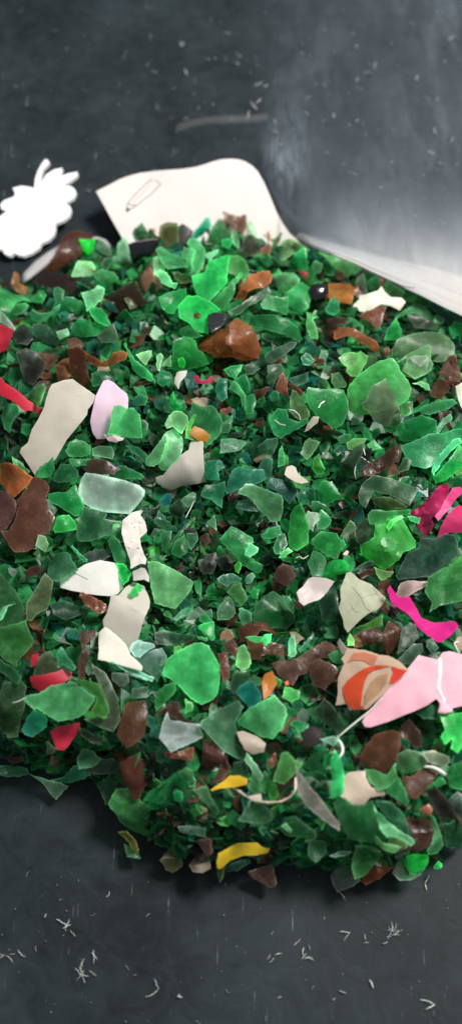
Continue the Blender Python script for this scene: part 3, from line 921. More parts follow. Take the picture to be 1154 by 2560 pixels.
C3 t 4cb078 7 740,270 845,285 830,330 770,310
C3 c 2f5a3a 6 375,130 400,50 480,-20 640,-10 760,30 830,60 800,120 760,195 690,150 600,110 490,90 430,220 390,190
C3 t 3a5228 5 500,130 620,130 750,200 690,220 560,210 490,180
C3 o b02058 8 770,250 850,190 920,110 970,50 1040,20 1080,50 1060,110 1010,200 930,290 960,330 930,400 890,440 830,400 840,300 ; magenta crumple | crumpled magenta sheet at the right edge, beside the crumpled grass green flake
C3 o c02a64 8 950,440 1000,330 1070,220 1120,160 1160,170 1200,380 1154,380 1060,380 
C3 o d83c80 9 1000,190 1080,60 1140,50 1160,90 1100,150 1060,210 970,310 925,250 960,190
C3 c 27483c 7 660,720 720,600 750,540 830,510 840,430 940,440 1030,400 1100,410 1120,480 1125,560 1060,630 1050,660 930,720 800,740 680,750 ; dark teal sheet | dark teal see-through sheet with a pale rim below the magenta crumple
C3 t 347a40 9 875,840 900,740 960,690 1060,640 1154,590 1190,640 1200,850 1154,910 1060,930 990,950 910,1000 930,930 ; leaf green flake at the right edge | ragged leaf green flake at the right edge above the hot pink blade
C3 c b89e9c 9 650,870 690,770 740,750 840,750 895,745 880,780 780,850 720,890 680,920 655,900 ; pinkish clear sliver | pinkish clear curled sliver across the top of the hot pink blade
P o e0208c 8 969,1475 975,1465 985,1480 1000,1495 1022,1492 1035,1512 1052,1545 1085,1557 1135,1553 1145,1565 1128,1587 1105,1604 1092,1606 1068,1588 1045,1570 1020,1535 998,1523 978,1508 ; hot pink blade | hot pink bent blade above the pale pink sheet
C3 o a3a78c 8 240,820 290,690 320,680 380,740 470,780 540,840 582,885 570,920 520,970 450,1000 390,1049 300,1140 270,1100 265,1049 230,960 245,900 ; cracked grey-green shard | opaque grey-green shard with fine dark cracks, beside the hot pink blade
C3 t 143c28 5 80,900 130,860 190,780 215,850 230,960 250,1049 100,1049
C3 t 5a7f48 7 490,650 560,680 640,690 620,720 550,760 510,710
C3 o d8b8a8 7 260,560 290,530 305,540 290,570 ; tiny pinkish speck | tiny pinkish white speck up beside the cracked grey-green shard
C3 c 4a6a5c 4 330,670 420,620 480,590 490,630 420,650 350,680
C3 g 4e342a 4 370,710 440,670 490,660 480,700 400,730
D3 t 4e8038 7 340,60 450,20 560,-40 560,40 480,65 380,70
D1 t 236038 5 0,290 60,330 120,370 180,440 160,490 130,480 60,430 0,380
D1 o b81c34 5 230,350 240,260 290,250 290,300 270,340
D1 o b01c34 5 220,430 330,410 420,390 460,370 530,400 530,440 460,480 380,510 300,540 240,510 220,460 ; upper crimson scrap | crimson scrap showing above the large green diamond
D1 t 46503a 6 240,400 300,270 360,210 400,250 430,340 430,380 350,400 270,415
D1 t 2a7450 6 425,260 460,200 510,270 580,360 560,385 480,340 440,360
D1 t 4a9060 8 190,600 210,570 300,550 400,490 550,465 640,520 725,580 715,620 660,690 600,730 500,750 440,760 370,720 290,670 220,640 ; large green diamond | large frosted green diamond between the two crimson scraps at the left
D1 t 2a9078 6 165,820 200,740 250,670 330,700 360,750 350,800 250,880 180,860 ; turquoise flake | turquoise flake below the left end of the large green diamond
D1 o c82440 7 375,830 450,785 600,770 595,830 520,930 480,970 430,970 400,900 ; lower crimson scrap | crimson scrap pointing down below the large green diamond
D1 t 36702f 6 540,440 640,460 740,480 800,600 830,690 800,750 720,720 680,700 730,590 640,520
D1 c 46573f 5 690,330 800,400 890,600 905,750 850,840 740,800 630,740 720,730 820,720 780,560
D1 g 463028 5 600,90 720,70 720,120 650,180 640,300 660,400 640,450 600,420 590,330 620,230
D1 g 4a3020 6 870,860 910,720 950,610 1090,600 1110,690 1090,830 1040,900 950,955 910,920 ; brown cup-shaped flake | dark brown cup-shaped flake with a coppery lip beside the large green diamond
D1 c a8d0c4 10 970,230 990,180 1040,155 1154,185 1160,210 1080,250 1050,285 1000,270 ; pale aqua curl | pale aqua clear curl overlapping the cream corner piece
P c 5c7c70 7 345,1640 380,1625 405,1620 418,1640 412,1670 395,1705 380,1690 345,1660
D1 c 8ac0ac 8 840,320 960,335 1060,390 1154,440 1140,475 1050,430 900,370
D1 c 3a5a38 5 0,500 120,470 180,520 180,650 150,780 60,880 0,910 -30,700
D1 t 5a7a48 5 40,830 100,790 150,800 140,880 60,885
D1 c 46584a 4 840,390 960,400 970,470 900,500 840,450
D1 c 4c6450 4 980,520 1100,500 1105,580 980,590
D1 t 5a6a50 4 350,920 430,970 400,1010 350,1010
D1 t 3a4f3a 4 590,800 700,850 800,900 700,930 600,860
D1 t 447a5a 5 580,1049 620,960 700,980 760,1049 700,1100 600,1120
D2 t 44a868 9 60,390 100,290 180,230 280,180 350,165 410,195 440,250 495,345 490,470 470,560 440,600 350,640 300,610 240,560 180,490 130,450 70,420 ; big streaked green flake | big bright green flake with pale streaks, beside the pale aqua curl
D2 t 2a7f40 7 0,600 80,480 160,470 165,540 100,600 10,680
D2 t 45954e 7 230,700 235,590 290,620 290,680
D2 t 6aa060 8 145,250 155,200 195,195 210,220
D2 c 1d4a34 5 0,110 60,75 180,100 320,120 290,160 150,190 20,190
D2 t 22964e 7 330,50 360,20 450,0 455,130 430,155 380,110
D2 t 5a9468 6 300,50 320,120 400,135 400,155 330,145
D2 g 7a5e4c 7 490,110 520,75 575,70 605,130 560,155 500,150
D2 g 553630 6 510,180 600,145 625,200 610,265 550,230
D2 g 5a3a30 6 480,250 545,240 560,330 570,440 520,450 495,340
D2 t 78b076 8 605,340 630,200 680,185 720,260 730,330 700,360 650,380 ; pale lime crystal | pale lime crystal-like flake beside the big streaked green flake
D2 t 1f4a2c 5 600,390 720,370 720,450 640,500 600,560 580,480
D2 g 5a3a2c 6 645,15 760,5 890,10 960,50 900,90 800,80 760,120 660,120
D2 g 523826 6 690,150 780,170 900,160 1000,190 980,260 830,260 780,305 730,290 700,210
D2 t 4aa868 8 680,130 740,115 820,125 800,170 730,160
D2 t 55c080 9 800,180 820,110 880,95 870,160 840,190
D2 t 5aa078 7 1000,270 1010,130 1050,110 1070,240 1050,280 1020,285
D2 t 2f7a58 7 1075,220 1154,140 1200,100 1160,190 1100,240
D2 t 127a70 8 615,540 640,500 740,445 775,510 800,570 800,620 715,660 680,620 ; blue-teal square | blue-teal square beside the orange chip in the lower middle
D2 o b87028 8 805,470 825,405 890,390 920,480 860,570 820,605 815,540 ; orange chip | orange chip tapering downward, beside the blue-teal square
D2 t 3f8a38 7 885,430 900,410 960,460 940,500 900,490
D2 t 4a9a54 8 960,580 980,500 1090,530 1085,590 1020,615
D2 o d06a3a 7 975,470 1000,450 1010,490 985,490
D2 c 4a7a5c 7 335,790 350,750 480,670 620,600 655,650 640,700 605,770 620,840 640,900 690,1049 620,1040 500,970 420,880 ; grey-green triangle | large see-through grey-green triangle beside the light green pyramid
D2 t 4c9a66 9 605,760 680,680 850,580 890,560 970,650 985,720 940,830 890,890 800,880 720,830 630,790 ; light green pyramid | light green pyramid-shaped flake with a ridge, below the orange chip
D2 o a89a8a 9 620,840 660,825 780,870 838,920 825,980 740,998 680,970 640,900 ; taupe oval chip | frosted taupe oval chip below the light green pyramid
D2 c 8f9a98 7 60,780 90,700 120,760 230,770 340,780 365,880 290,920 200,960 120,1005 80,940 35,890 50,820 ; clear grey wedge | colourless grey wedge with whitish faces, beside the grey-green triangle
D2 g 3c2820 6 100,620 150,590 200,610 180,680 240,720 330,740 200,760 110,700
D2 g 5f3826 6 60,980 150,1000 290,950 290,1049 80,1030
D2 g 553830 6 370,900 450,890 540,960 520,1049 430,1130 360,1100 350,1049
P g 5a443c 7 680,1655 700,1648 740,1645 770,1625 800,1608 820,1595 838,1605 845,1622 820,1640 790,1645 775,1680 745,1690 730,1715 700,1690 ; winged brown flake | taupe brown wing-shaped flake beside the orange printed scrap
D3 g 4e362c 7 0,340 80,290 200,340 245,380 210,440 150,490 130,525 40,490 20,430
D2 t 1c7a48 7 1010,765 1040,740 1154,780 1160,820 1080,830
D2 t 2a7a48 6 980,620 1060,700 1010,740 960,830 930,840 980,740
D2 t 1a7a40 6 1020,800 1080,830 1115,900 1060,880
P k 2a2422 6 750,1832 775,1815 805,1822 805,1855 775,1870 755,1868
D3 o 9a9484 9 215,170 235,140 300,220 260,260
D3 o bfa58e 8 200,640 220,560 225,430 270,330 250,290 300,210 420,225 530,260 600,265 680,310 750,375 640,480 560,560 440,670 310,675 280,630 ; orange printed scrap | beige label scrap printed with an orange swirl, under the pale pink sheet
D3 o d09aa8 11 410,760 440,700 600,520 740,370 830,260 970,295 1010,240 1060,230 1154,250 1210,260 1200,640 1154,645 1080,660 1075,690 1020,705 970,695 985,630 960,590 890,640 800,680 600,760 470,800 430,795 ; pale pink sheet | large pale pink sheet with a raised pale fold at the right edge
D3 c 9ac0ac 8 90,890 200,870 230,900 190,940 120,910
E3 t 2fa868 9 170,60 200,-20 250,40 270,180 275,290 240,330 185,355 165,310 180,210 ; shiny green rod | shiny emerald rod with a white glint, beside the beige round scrap
D3 c 3a4a3a 5 40,700 120,580 200,650 280,800 230,850 160,800
P g 5c3a2a 9 895,1890 935,1835 975,1825 998,1830 1000,1862 990,1900 975,1935 945,1930 900,1905 ; chestnut leaf | chestnut brown leaf-shaped flake with a paler rim below the pale pink sheet
D3 g 3e2a22 7 690,790 760,740 850,850 850,950 800,960 750,900 690,880
E3 c 5f8a60 7 660,20 740,-20 840,0 890,50 880,110 800,150 700,155 660,80
E3 c 8a957f 7 860,0 950,-10 1060,40 1060,80 1020,110 900,80
D3 t 2fa050 8 970,700 1050,720 1154,700 1200,800 1154,950 1130,985 1070,960 1080,890 1020,930 995,870 1030,820 ; jagged bright green flake | jagged bright green flake at the right edge under the pale pink sheet
D3 t 1f5a3a 6 880,640 970,640 980,740 860,740 800,700
D3 c 3f5540 5 700,70 760,25 800,40 830,130 720,220 670,260 680,180
D3 c 46604c 5 670,300 780,180 860,170 870,230 780,330 700,330
D3 c 5a7a68 6 890,150 930,130 980,210 930,250 890,200
D3 g 4c3026 6 400,80 520,50 560,90 620,0 700,80 680,190 620,270 560,170 430,180
D3 t 7ab868 7 290,150 310,100 340,130 345,190 300,195
D3 g 7a5c44 6 345,110 400,100 410,200 350,200
D3 t 2a6a3a 6 150,260 230,220 260,330 180,320
D3 o 9a8a72 8 1090,180 1120,130 1154,120 1180,180 1140,250 1110,200
E1 t 2c5a40 2 0,100 80,100 200,120 220,170 150,185 60,190 -10,170
E1 t 5c8064 3 230,160 340,200 420,220 520,240 470,300 420,350 380,310 320,230 ; sage point | sage green pointed flake hanging over the dark gap at the lower left
E1 t 2f8060 4 370,215 470,190 560,100 640,100 680,180 600,210 530,235 430,230
E1 c 3f5c4a 4 600,60 760,40 880,100 860,160 740,170 640,150
E1 g 5a3628 5 870,120 930,50 1000,20 1100,90 1130,190 1060,280 1020,360 980,370 950,270 890,180 ; glinting brown spike | brown downward spike with a white glint at the lower beside the pile
P t 3f7f48 4 268,2020 285,1990 320,1985 355,2010 400,2020 420,2030 418,2078 375,2105 352,2100 330,2090 300,2060 290,2040 ; lower left green block | broad dull green block at the lower left rim, below the glinting brown spike
E1 t 2a5a38 3 720,230 850,180 920,280 870,330 800,400
E1 t 7a7a3a 4 900,590 960,580 1000,640 1050,720 1040,750 980,700
E1 t 2a6034 3 930,690 1040,740 1055,790 950,785
E1 g 4a342c 2 30,40 150,30 190,70 100,90
E1 g 5a4438 3 390,30 440,20 450,110 400,110
E2 o c8a41e 6 425,275 500,230 560,180 640,175 700,200 690,240 600,265 500,270 430,285 ; upper yellow chip | yellow tapering chip beside the curled paper strip
E2 o c4a824 6 455,790 470,720 550,705 640,685 770,680 810,710 865,715 850,745 770,770 670,775 560,815 490,850 465,830 ; lower yellow strip | mustard yellow strip near the bottom rim of the pile
E2 o 8e8074 5 260,850 330,760 350,700 390,740 420,820 425,880 360,925 290,910 ; grey-beige paddle | grey-beige paddle-shaped flake at the bottom rim beside the lower yellow strip
E2 t 6a6a48 4 40,810 110,740 170,760 220,830 210,860 140,910 90,880
E2 t 6a9474 7 680,60 690,0 740,60 820,180 800,220 740,160
E2 t 4f8a4c 7 880,220 920,110 950,0 1000,0 1050,60 1115,80 1060,160 960,240
E2 o d5c6b4 8 605,275 650,290 700,330 790,315 800,310 805,365 930,370 1000,340 1050,280 1050,170 1066,180 1065,270 1030,330 960,372 850,382 740,362 660,315 ; curled paper strip | thin curled off-white strip on edge, beside the upper yellow chip
P c 857f7a 9 738,1905 745,1925 770,1960 800,1995 825,2030 850,2060 848,2078 835,2070 800,2045 760,2010 742,1975 ; grey film blade | curved greyish see-through blade beside the curled paper strip
E2 g 4c342c 5 430,240 480,150 530,60 560,40 580,130 520,210 440,260
E2 g 6a4034 6 850,100 880,20 910,0 920,90 870,120
E2 t 3a7448 4 170,150 240,120 300,140 290,230 220,220
E2 t 45704c 5 290,280 400,260 420,330 490,440 490,490 460,480 390,390
E2 t 127a44 5 140,310 170,290 210,300 215,360 180,380 150,360
E2 t 2a5438 4 640,520 700,410 800,380 890,440 890,530 760,540
E2 t 2a6a3e 5 950,580 970,500 1060,480 1154,560 1200,640 1100,640 980,620
E2 t 6a9a74 6 950,560 990,530 1035,590 1020,610
E2 t 2c5040 4 180,560 300,550 390,570 390,640 200,600
E2 t 23584a 5 520,880 580,830 700,800 720,830 620,890 540,900
E2 t 4a6a44 4 450,860 520,850 510,960 490,980
E2 g 4a342e 4 700,900 800,860 880,840 915,970 900,1010 860,1020 750,950
E2 g 3c2a28 4 300,660 430,650 440,760 400,780 350,700
E2 t 3a6a42 5 700,250 740,160 800,230 800,310 740,320
E2 t 2c4c34 4 600,80 680,60 720,180 600,190
E3 o c0ae9c 7 240,330 270,180 310,150 430,140 440,200 470,260 530,290 580,290 590,320 470,340 430,390 380,405 330,400 ; beige round scrap | smooth beige round scrap beside the shiny green rod
E3 t 4a8a52 8 430,140 500,130 590,180 650,100 680,200 600,270 530,290 470,240
E3 t 2f7a48 7 580,270 680,190 730,290 760,380 735,410 660,350 590,310
E3 g 503428 7 700,180 760,190 860,120 980,150 920,230 860,300 800,350 750,330 720,240
E3 t 1f6234 6 190,400 250,340 340,400 420,400 480,370 500,460 540,560 600,650 580,720 400,690 310,660 250,560
E3 t 5a8a58 7 370,570 500,600 560,680 700,720 640,760 580,740 470,640
E3 t 7ab08a 8 480,380 520,450 600,520 700,600 770,640 800,690 770,720 720,680 650,640 590,640 540,580 510,480 ; pale folded edge | pale green folded flake with a frayed lip at the lower right
E3 t 7a9468 7 600,640 700,640 750,680 740,720 660,760 600,740
E3 t 1f5c3a 7 500,360 620,370 720,470 770,620 700,590 600,500
E3 g 3e2a24 7 740,460 840,420 930,490 960,600 920,720 820,740 760,740 700,775 690,740 790,680 770,600 750,540 ; dark brown disc | dark brown disc with a torn tan edge at the lower right
E3 g 8a5e4a 8 830,430 900,390 935,430 910,480 870,470
E3 t 5a9a6c 7 930,490 980,520 1000,640 1030,720 1000,790 920,790 900,750 940,640
E3 t 1fb04c 8 720,790 800,765 900,770 900,830 860,890 800,915 740,880 ; vivid green pad | vivid green rounded pad at the bottom rim below the dark brown disc
E3 c 9ea89a 6 630,900 680,800 720,800 740,880 800,915 855,890 850,920 770,955 690,960
E3 t 35b060 5 945,850 980,810 1005,840 990,880 950,875
E3 g 7a4a30 7 400,930 450,890 560,820 650,770 670,820 620,900 500,960 430,1010 405,990 ; amber strip at the bottom | amber brown strip at the bottom rim beside the vivid green pad
E3 t 33703a 6 320,840 360,700 480,700 560,760 480,850 410,910 340,920
E3 c 7a8480 4 165,920 240,840 320,850 350,920 390,960 330,1010 200,1049 180,1000
E3 c 8aa89a 5 160,780 240,740 330,745 300,775 200,790
E3 c 3a332e 5 870,290 960,270 1090,400 1100,520 980,500 930,400
E3 c 566a60 6 1020,380 1120,300 1160,330 1160,540 1060,420
E3 t 2f9450 6 930,230 1000,180 1030,230 960,270
E3 t 237a40 6 1030,120 1154,60 1200,200 1154,290 1060,260
E3 t 1f5030 4 1000,540 1154,480 1200,700 1154,720 1040,720
E3 t 5a8a64 5 0,560 60,580 60,650 0,670
E3 t 2a5c3c 4 0,650 130,670 140,760 60,830 0,780
"""  # a shaded hollow and a teal shine are painted here as flakes

# ------------------------------------------------------------------ the black surface
gme = bpy.data.meshes.new('black_surface')
gme.from_pydata([(-3, -3, 0), (3, -3, 0), (3, 3, 0), (-3, 3, 0)], [], [(0, 1, 2, 3)])
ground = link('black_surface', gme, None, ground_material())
ground['kind'] = 'structure'
ground['label'] = 'scuffed black sheet that the pile lies on'

# ------------------------------------------------------------------ the heap of small flakes under the pieces one can tell apart
rng = np.random.default_rng(11)


def build_bed():
    V, F, C, RIM = [], [], [], []
    # core sheet under the flakes, coloured near-black to paint shaded gaps
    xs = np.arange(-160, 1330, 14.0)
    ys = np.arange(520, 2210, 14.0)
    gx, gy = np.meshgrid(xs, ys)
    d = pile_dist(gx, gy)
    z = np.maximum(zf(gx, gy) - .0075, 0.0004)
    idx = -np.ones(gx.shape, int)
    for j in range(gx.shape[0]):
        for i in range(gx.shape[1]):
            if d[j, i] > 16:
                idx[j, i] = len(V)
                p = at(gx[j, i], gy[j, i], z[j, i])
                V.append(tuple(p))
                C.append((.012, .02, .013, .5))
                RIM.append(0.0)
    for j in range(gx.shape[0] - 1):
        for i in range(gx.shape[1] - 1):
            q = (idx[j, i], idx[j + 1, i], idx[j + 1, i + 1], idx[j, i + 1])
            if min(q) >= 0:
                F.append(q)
    pal = [('167a40', 20), ('0f6034', 18), ('0e4a28', 13), ('2c8c50', 14), ('15604a', 10), ('4a9a60', 8), ('3c6a44', 7), ('22402a', 7),
           ('4a3020', 6), ('6a4630', 4), ('8aa090', 4), ('127060', 4), ('58a858', 4), ('a89c88', 1), ('101410', 4)]
    cols = [lin(h) for h, w in pal]
    pr = np.array([w for h, w in pal], float)
    pr /= pr.sum()
    made = 0
    NSMALL, NALL = 9500, 13600
    while made < NALL:
        x = rng.uniform(-150, 1300)
        y = rng.uniform(530, 2200)
        dd = float(pile_dist(x, y))
        if dd < (22 if y > 1700 and x > 300 else 4):
            continue
        made += 1
        centre = math.exp(-((x - 560) / 330) ** 2 - ((y - 1330) / 420) ** 2)
        size = (.0046 - .0024 * centre) * rng.lognormal(0, .38)
        size = min(size, .0056)
        if dd < 40:
            size *= .8
        z = max(Z(x, y) - rng.uniform(0, .0045) - .0009 - .0026 * (1 - centre), .0008)
        p = at(x, y, z)
        n = Vector((rng.normal(0, .55), rng.normal(-.15, .55), rng.uniform(.35, 1))).normalized()
        u = n.orthogonal().normalized()
        v = n.cross(u)
        a0 = rng.uniform(0, 6.28)
        u, v = u * math.cos(a0) + v * math.sin(a0), v * math.cos(a0) - u * math.sin(a0)
        if made > NSMALL:
            size = rng.uniform(.0028, .0052) * (1 - .35 * centre)
            z = max(Z(x, y) - rng.uniform(.0, .0020) - .0006, .0012)
            p = at(x, y, z)
            sn = surf_normal(x, y)
            n = (sn + Vector((rng.normal(0, .3), rng.normal(-.1, .3), 0))).normalized()
            u = n.orthogonal().normalized()
            v = n.cross(u)
            a0 = rng.uniform(0, 6.28)
            u, v = u * math.cos(a0) + v * math.sin(a0), v * math.cos(a0) - u * math.sin(a0)
        k = int(rng.integers(4, 9))
        asp = rng.uniform(.35, 1)
        an = np.sort(rng.uniform(0, 6.28, k)) * .5 + np.arange(k) * 6.28 / k * .5
        rad = size * rng.uniform(.55, 1.1, k)
        th = min(size * rng.uniform(.08, .2), .0005)
        b0 = len(V)
        bend = rng.normal(0, .25)
        c = cols[int(rng.choice(len(cols), p=pr))]
        br = rng.uniform(.7, 1.25)
        c = (c[0] * br, c[1] * br, c[2] * br, float(rng.uniform()))
        for sgn in (1, -1):
            for i in range(k):
                lx, ly = rad[i] * math.cos(an[i]), rad[i] * math.sin(an[i]) * asp
                q = p + u * lx + v * ly + n * (sgn * th * .5 + bend * lx * lx / size)
                if q.z < .0003:
                    q.z = .0003
                V.append(tuple(q))
                C.append(c)
                RIM.append(1.0)
            q = p + n * (sgn * th * .5)
            V.append(tuple(q))
            C.append(c)
            RIM.append(0.0)
        t0, t1 = b0 + k, b0 + 2 * k + 1
        for i in range(k):
            j = (i + 1) % k
            F.append((b0 + i, b0 + j, t0))
            F.append((b0 + k + 1 + j, b0 + k + 1 + i, t1))
            F.append((b0 + j, b0 + i, b0 + k + 1 + i, b0 + k + 1 + j))
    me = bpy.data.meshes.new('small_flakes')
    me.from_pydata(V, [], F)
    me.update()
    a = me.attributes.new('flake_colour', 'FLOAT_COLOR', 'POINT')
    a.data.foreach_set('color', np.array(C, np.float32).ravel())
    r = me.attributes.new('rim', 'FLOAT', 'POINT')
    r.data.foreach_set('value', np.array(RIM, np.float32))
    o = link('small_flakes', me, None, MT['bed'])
    o['kind'] = 'stuff'
    o['label'] = 'heap of small shredded plastic flakes, mostly green, filling the gaps of the pile'
    return o


build_bed()

# ------------------------------------------------------------------ the flakes one can tell apart
WX = {'1': 0, '2': 385, '3': 769}
WY = {'A': 500, 'B': 850, 'C': 1200, 'D': 1550, 'E': 1880}
WS = 1154 / 385
flakes = []
for ln in DATA.strip().split('\n'):
    ln = ln.strip()
    if not ln:
        continue
    spec, _, name = ln.partition(';')
    w, ty, hexc, lay, *co = spec.split()
    pts = [tuple(float(v) for v in c.split(',')) for c in co]
    if w != 'P':
        pts = [(WX[w[1]] + x / WS, WY[w[0]] + y / WS) for x, y in pts]
    short, _, label = name.strip().partition('|')
    flakes.append(dict(ty=ty, hex=hexc, lay=int(lay), pts=pts, short=short.strip(), label=label.strip()))

GROUP = 'shredded plastic flakes in the pile'


def colour_word(hexc, ty):
    r, g, b = [int(hexc[i:i + 2], 16) for i in (0, 2, 4)]
    mx, mn = max(r, g, b), min(r, g, b)
    sat = (mx - mn) / (mx + 1)
    if ty == 'k' or mx < 40:
        return 'black', 'black'
    if g >= r and g >= b and sat > .16:
        if b > g * .82:
            return 'teal', 'green'
        if mx > 160:
            return 'mint green', 'green'
        if mx > 135:
            return 'light green', 'green'
        if r > g * .78:
            return 'olive', 'green'
        if sat > .72 and mx > 110:
            return 'emerald', 'green'
        if mx < 72:
            return 'blackish green', 'green'
        if mx < 100:
            return 'dark green', 'green'
        return 'mid-green', 'green'
    if b >= g > r and sat > .3:
        return 'teal', 'green'
    if r > g and (r - b) > 22:
        if mx > 190 and sat < .35:
            return ('pink', 'pink') if b > g else ('beige', 'beige')
        if sat > .75 and g < .45 * r:
            return 'red', 'red'
        if mx > 150:
            return 'orange', 'orange'
        if mx > 105:
            return 'tan brown', 'brown'
        return 'dark brown', 'brown'
    if mx > 180:
        return 'whitish', 'white'
    return ('dark grey', 'grey') if mx < 80 else ('greyish', 'grey')


for f in flakes:
    a = np.array(f['pts'])
    f['c'] = (a[:, 0].mean(), a[:, 1].mean())
    d = a - a.mean(0)
    ev = np.linalg.eigvalsh(d.T @ d / len(a))
    f['size'] = math.sqrt(ev.sum())
    f['asp'] = math.sqrt(ev[1] / (ev[0] + 1e-9))
    f['cw'], f['kind'] = colour_word(f['hex'], f['ty'])
    f['shape'] = 'sliver' if f['asp'] > 2.7 else ('elongated flake' if f['asp'] > 1.75 else ('wide flake' if f['size'] > 38 else ('small bit' if f['size'] < 17 else 'flake')))
    if f['ty'] == 'c':
        f['cw2'] = 'see-through ' + f['cw']
    else:
        f['cw2'] = f['cw']

marks = [f for f in flakes if f['short']]


def in_view(f):
    return 0 < f['c'][0] < 1154


for f in flakes:
    r = sorted(((m['c'][0] - f['c'][0]) ** 2 + (m['c'][1] - f['c'][1]) ** 2, i) for i, m in enumerate(marks) if m is not f)
    f['near'] = [i for _, i in r[:6]]
used = set(f['label'] for f in marks)


def rel_word(f, m):
    dx, dy = f['c'][0] - m['c'][0], f['c'][1] - m['c'][1]
    if abs(dy) > .9 * abs(dx):
        return 'just above' if dy < 0 else 'just below'
    return 'beside'


def candidates(f):
    n = f['near']
    desc = f['cw2'] + ' ' + f['shape']
    for a, b in ((0, 1), (0, 2), (1, 2), (0, 3), (1, 3), (0, 4), (2, 3), (0, 5)):
        ma, mb = marks[n[a]], marks[n[b]]
        va = (ma['c'][0] - f['c'][0], ma['c'][1] - f['c'][1])
        vb = (mb['c'][0] - f['c'][0], mb['c'][1] - f['c'][1])
        if va[0] * vb[0] + va[1] * vb[1] < -.25 * math.hypot(*va) * math.hypot(*vb):
            yield '%s between the %s and the %s' % (desc, ma['short'], mb['short'])
    for a in (0, 1, 2):
        m = marks[n[a]]
        w = rel_word(f, m)
        yield '%s %s the %s' % (desc, w, m['short'])
    for a, b in ((0, 1), (0, 2), (1, 2)):
        ma, mb = marks[n[a]], marks[n[b]]
        yield '%s %s the %s, near the %s' % (desc, rel_word(f, ma), ma['short'], mb['short'])
    for a in range(4):
        m = marks[n[a]]
        w = rel_word(f, m).replace('just ', '')
        sd = 'left' if f['c'][0] < m['c'][0] else 'right'
        yield '%s %s the %s, on its %s side' % (desc, w, m['short'], sd)
    for adj in ('ragged', 'crooked', 'angular', 'bent', 'frosted', 'scuffed'):
        yield '%s %s beside the %s' % (adj, desc, marks[n[0]]['short'])


for f in flakes:
    if f['label']:
        continue
    best = None
    for c in candidates(f):
        if c not in used and len(c.split()) <= 16:
            best = c
            break
    f['label'] = best or '%s %s near the %s' % (f['cw2'], f['shape'], marks[f['near'][0]]['short'])
    used.add(f['label'])

TH_ = {'t': .00050, 'c': .00045, 'g': .0006, 'o': .00018, 'k': .0012}
RAG = {'t': .00024, 'c': .00014, 'g': .00026, 'o': .00010, 'k': .00005}
SPECIAL = {
    'clear rounded slab': dict(th=.0017, bend=-.05, wob=.02, crease=0, rag=.00003, rimw=.0012),
    'black bead': dict(th=.0016, dome=.0022, bend=0, wob=.03, crease=0, rag=.00003),
    'black cap shard': dict(dome=.0012, bend=-.1, wob=.04, crease=0),
    'glossy brown dome': dict(bend=-.35, wob=.03, crease=0, rag=.00005),
    'big beige sheet': dict(bend=-.07, wob=.04, crease=0, rag=.00005),
    'white blade': dict(bend=-.06, wob=.03, crease=0, rag=.00005),
    'pale pink sheet': dict(bend=-.04, wob=.05, crease=0, rag=.00003),
    'orange printed scrap': dict(bend=-.06, wob=.05, crease=0, rag=.00012),
    'lilac flake': dict(bend=-.22, wob=.05, crease=0, rag=.00004),
    'vivid green bead': dict(dome=.0014),
    'emerald drop': dict(dome=.0012),
    'vivid green almond': dict(dome=.0014),
    'vivid green pad': dict(dome=.0010),
    'big amber chunk': dict(th=.0012, wob=.22, bend=-.2, dome=.0012),
    'glossy brown nugget': dict(th=.0014, wob=.25, dome=.0014),
    'sparkling clear crumb': dict(th=.0014, wob=.35),
    'magenta crumple': dict(wob=.28),
    'white crumpled strip': dict(wob=.16),
    'shiny green rod': dict(dome=.0012, wob=.05, bend=0, crease=0),
    'light green pyramid': dict(crease=.4, wob=.04, bend=-.05),
    'big streaked green flake': dict(bend=-.16, wob=.07, crease=0),
    'big brown sheet': dict(bend=-.1, wob=.07),
    'crumpled grass green flake': dict(wob=.2),
    'broad translucent leaf': dict(bend=-.2, wob=.04, crease=0),
    'cracked grey-green shard': dict(bend=-.08, wob=.06, crease=0),
}
named = {}
for i, f in enumerate(flakes):
    rnd = random.Random(900 + i)
    cx, cy = f['c']
    sp = SPECIAL.get(f['short'], {})
    z = Z(cx, cy) + .00050 * f['lay'] + .0022
    ns = surf_normal(cx, cy)
    vv = (CAM - at(cx, cy, z)).normalized()
    j = .20 if f['lay'] > 5 else .30
    n = (ns * .42 + vv * .62 + Vector((rnd.gauss(0, j), rnd.gauss(0, j), rnd.gauss(0, j * .5)))).normalized()
    if f['size'] > 70:
        n = (n + vv * .5).normalized()
    wob, bend = sp.get('wob'), sp.get('bend')
    if f['ty'] == 'g' and wob is None and rnd.random() < .5:
        wob = rnd.uniform(.15, .22)
    s = Sheet(f['pts'], z, n, 300 + i, bend, wob, sp.get('crease'))
    me = s.mesh(f['kind'] + '_flake', sp.get('th', TH_[f['ty']]) * rnd.uniform(.85, 1.25), sp.get('rag', RAG[f['ty']]), 40 + i,
                dome=sp.get('dome', 0), rimw=sp.get('rimw'))
    o = link(f['kind'] + '_flake', me, None, MT[f['ty']])
    s.place(o)
    c = lin(f['hex'])
    br = rnd.uniform(.92, 1.1)
    o.color = (c[0] * br, c[1] * br, c[2] * br, 1)
    tag(o, f['label'], 'plastic flake', GROUP)
    if f['short']:
        named[f['short']] = (o, s)


def patch(parent_short, name, pts, hexc, ty='o', lift=.0003, th=.00006, rag=.00005, dome=0.0):
    """a printed or raised area that belongs to a flake: a part of it"""
    o, s = named[parent_short]
    me = s.mesh(name, th, rag, 77, outline=pts, lift=lift, dome=dome)
    c = link(name, me, o, MT[ty])
    c.color = (*lin(hexc), 1)
    return c


def win(w, co):
    return [(WX[w[1]] + float(a) / WS, WY[w[0]] + float(b) / WS) for a, b in (c.split(',') for c in co.split())]


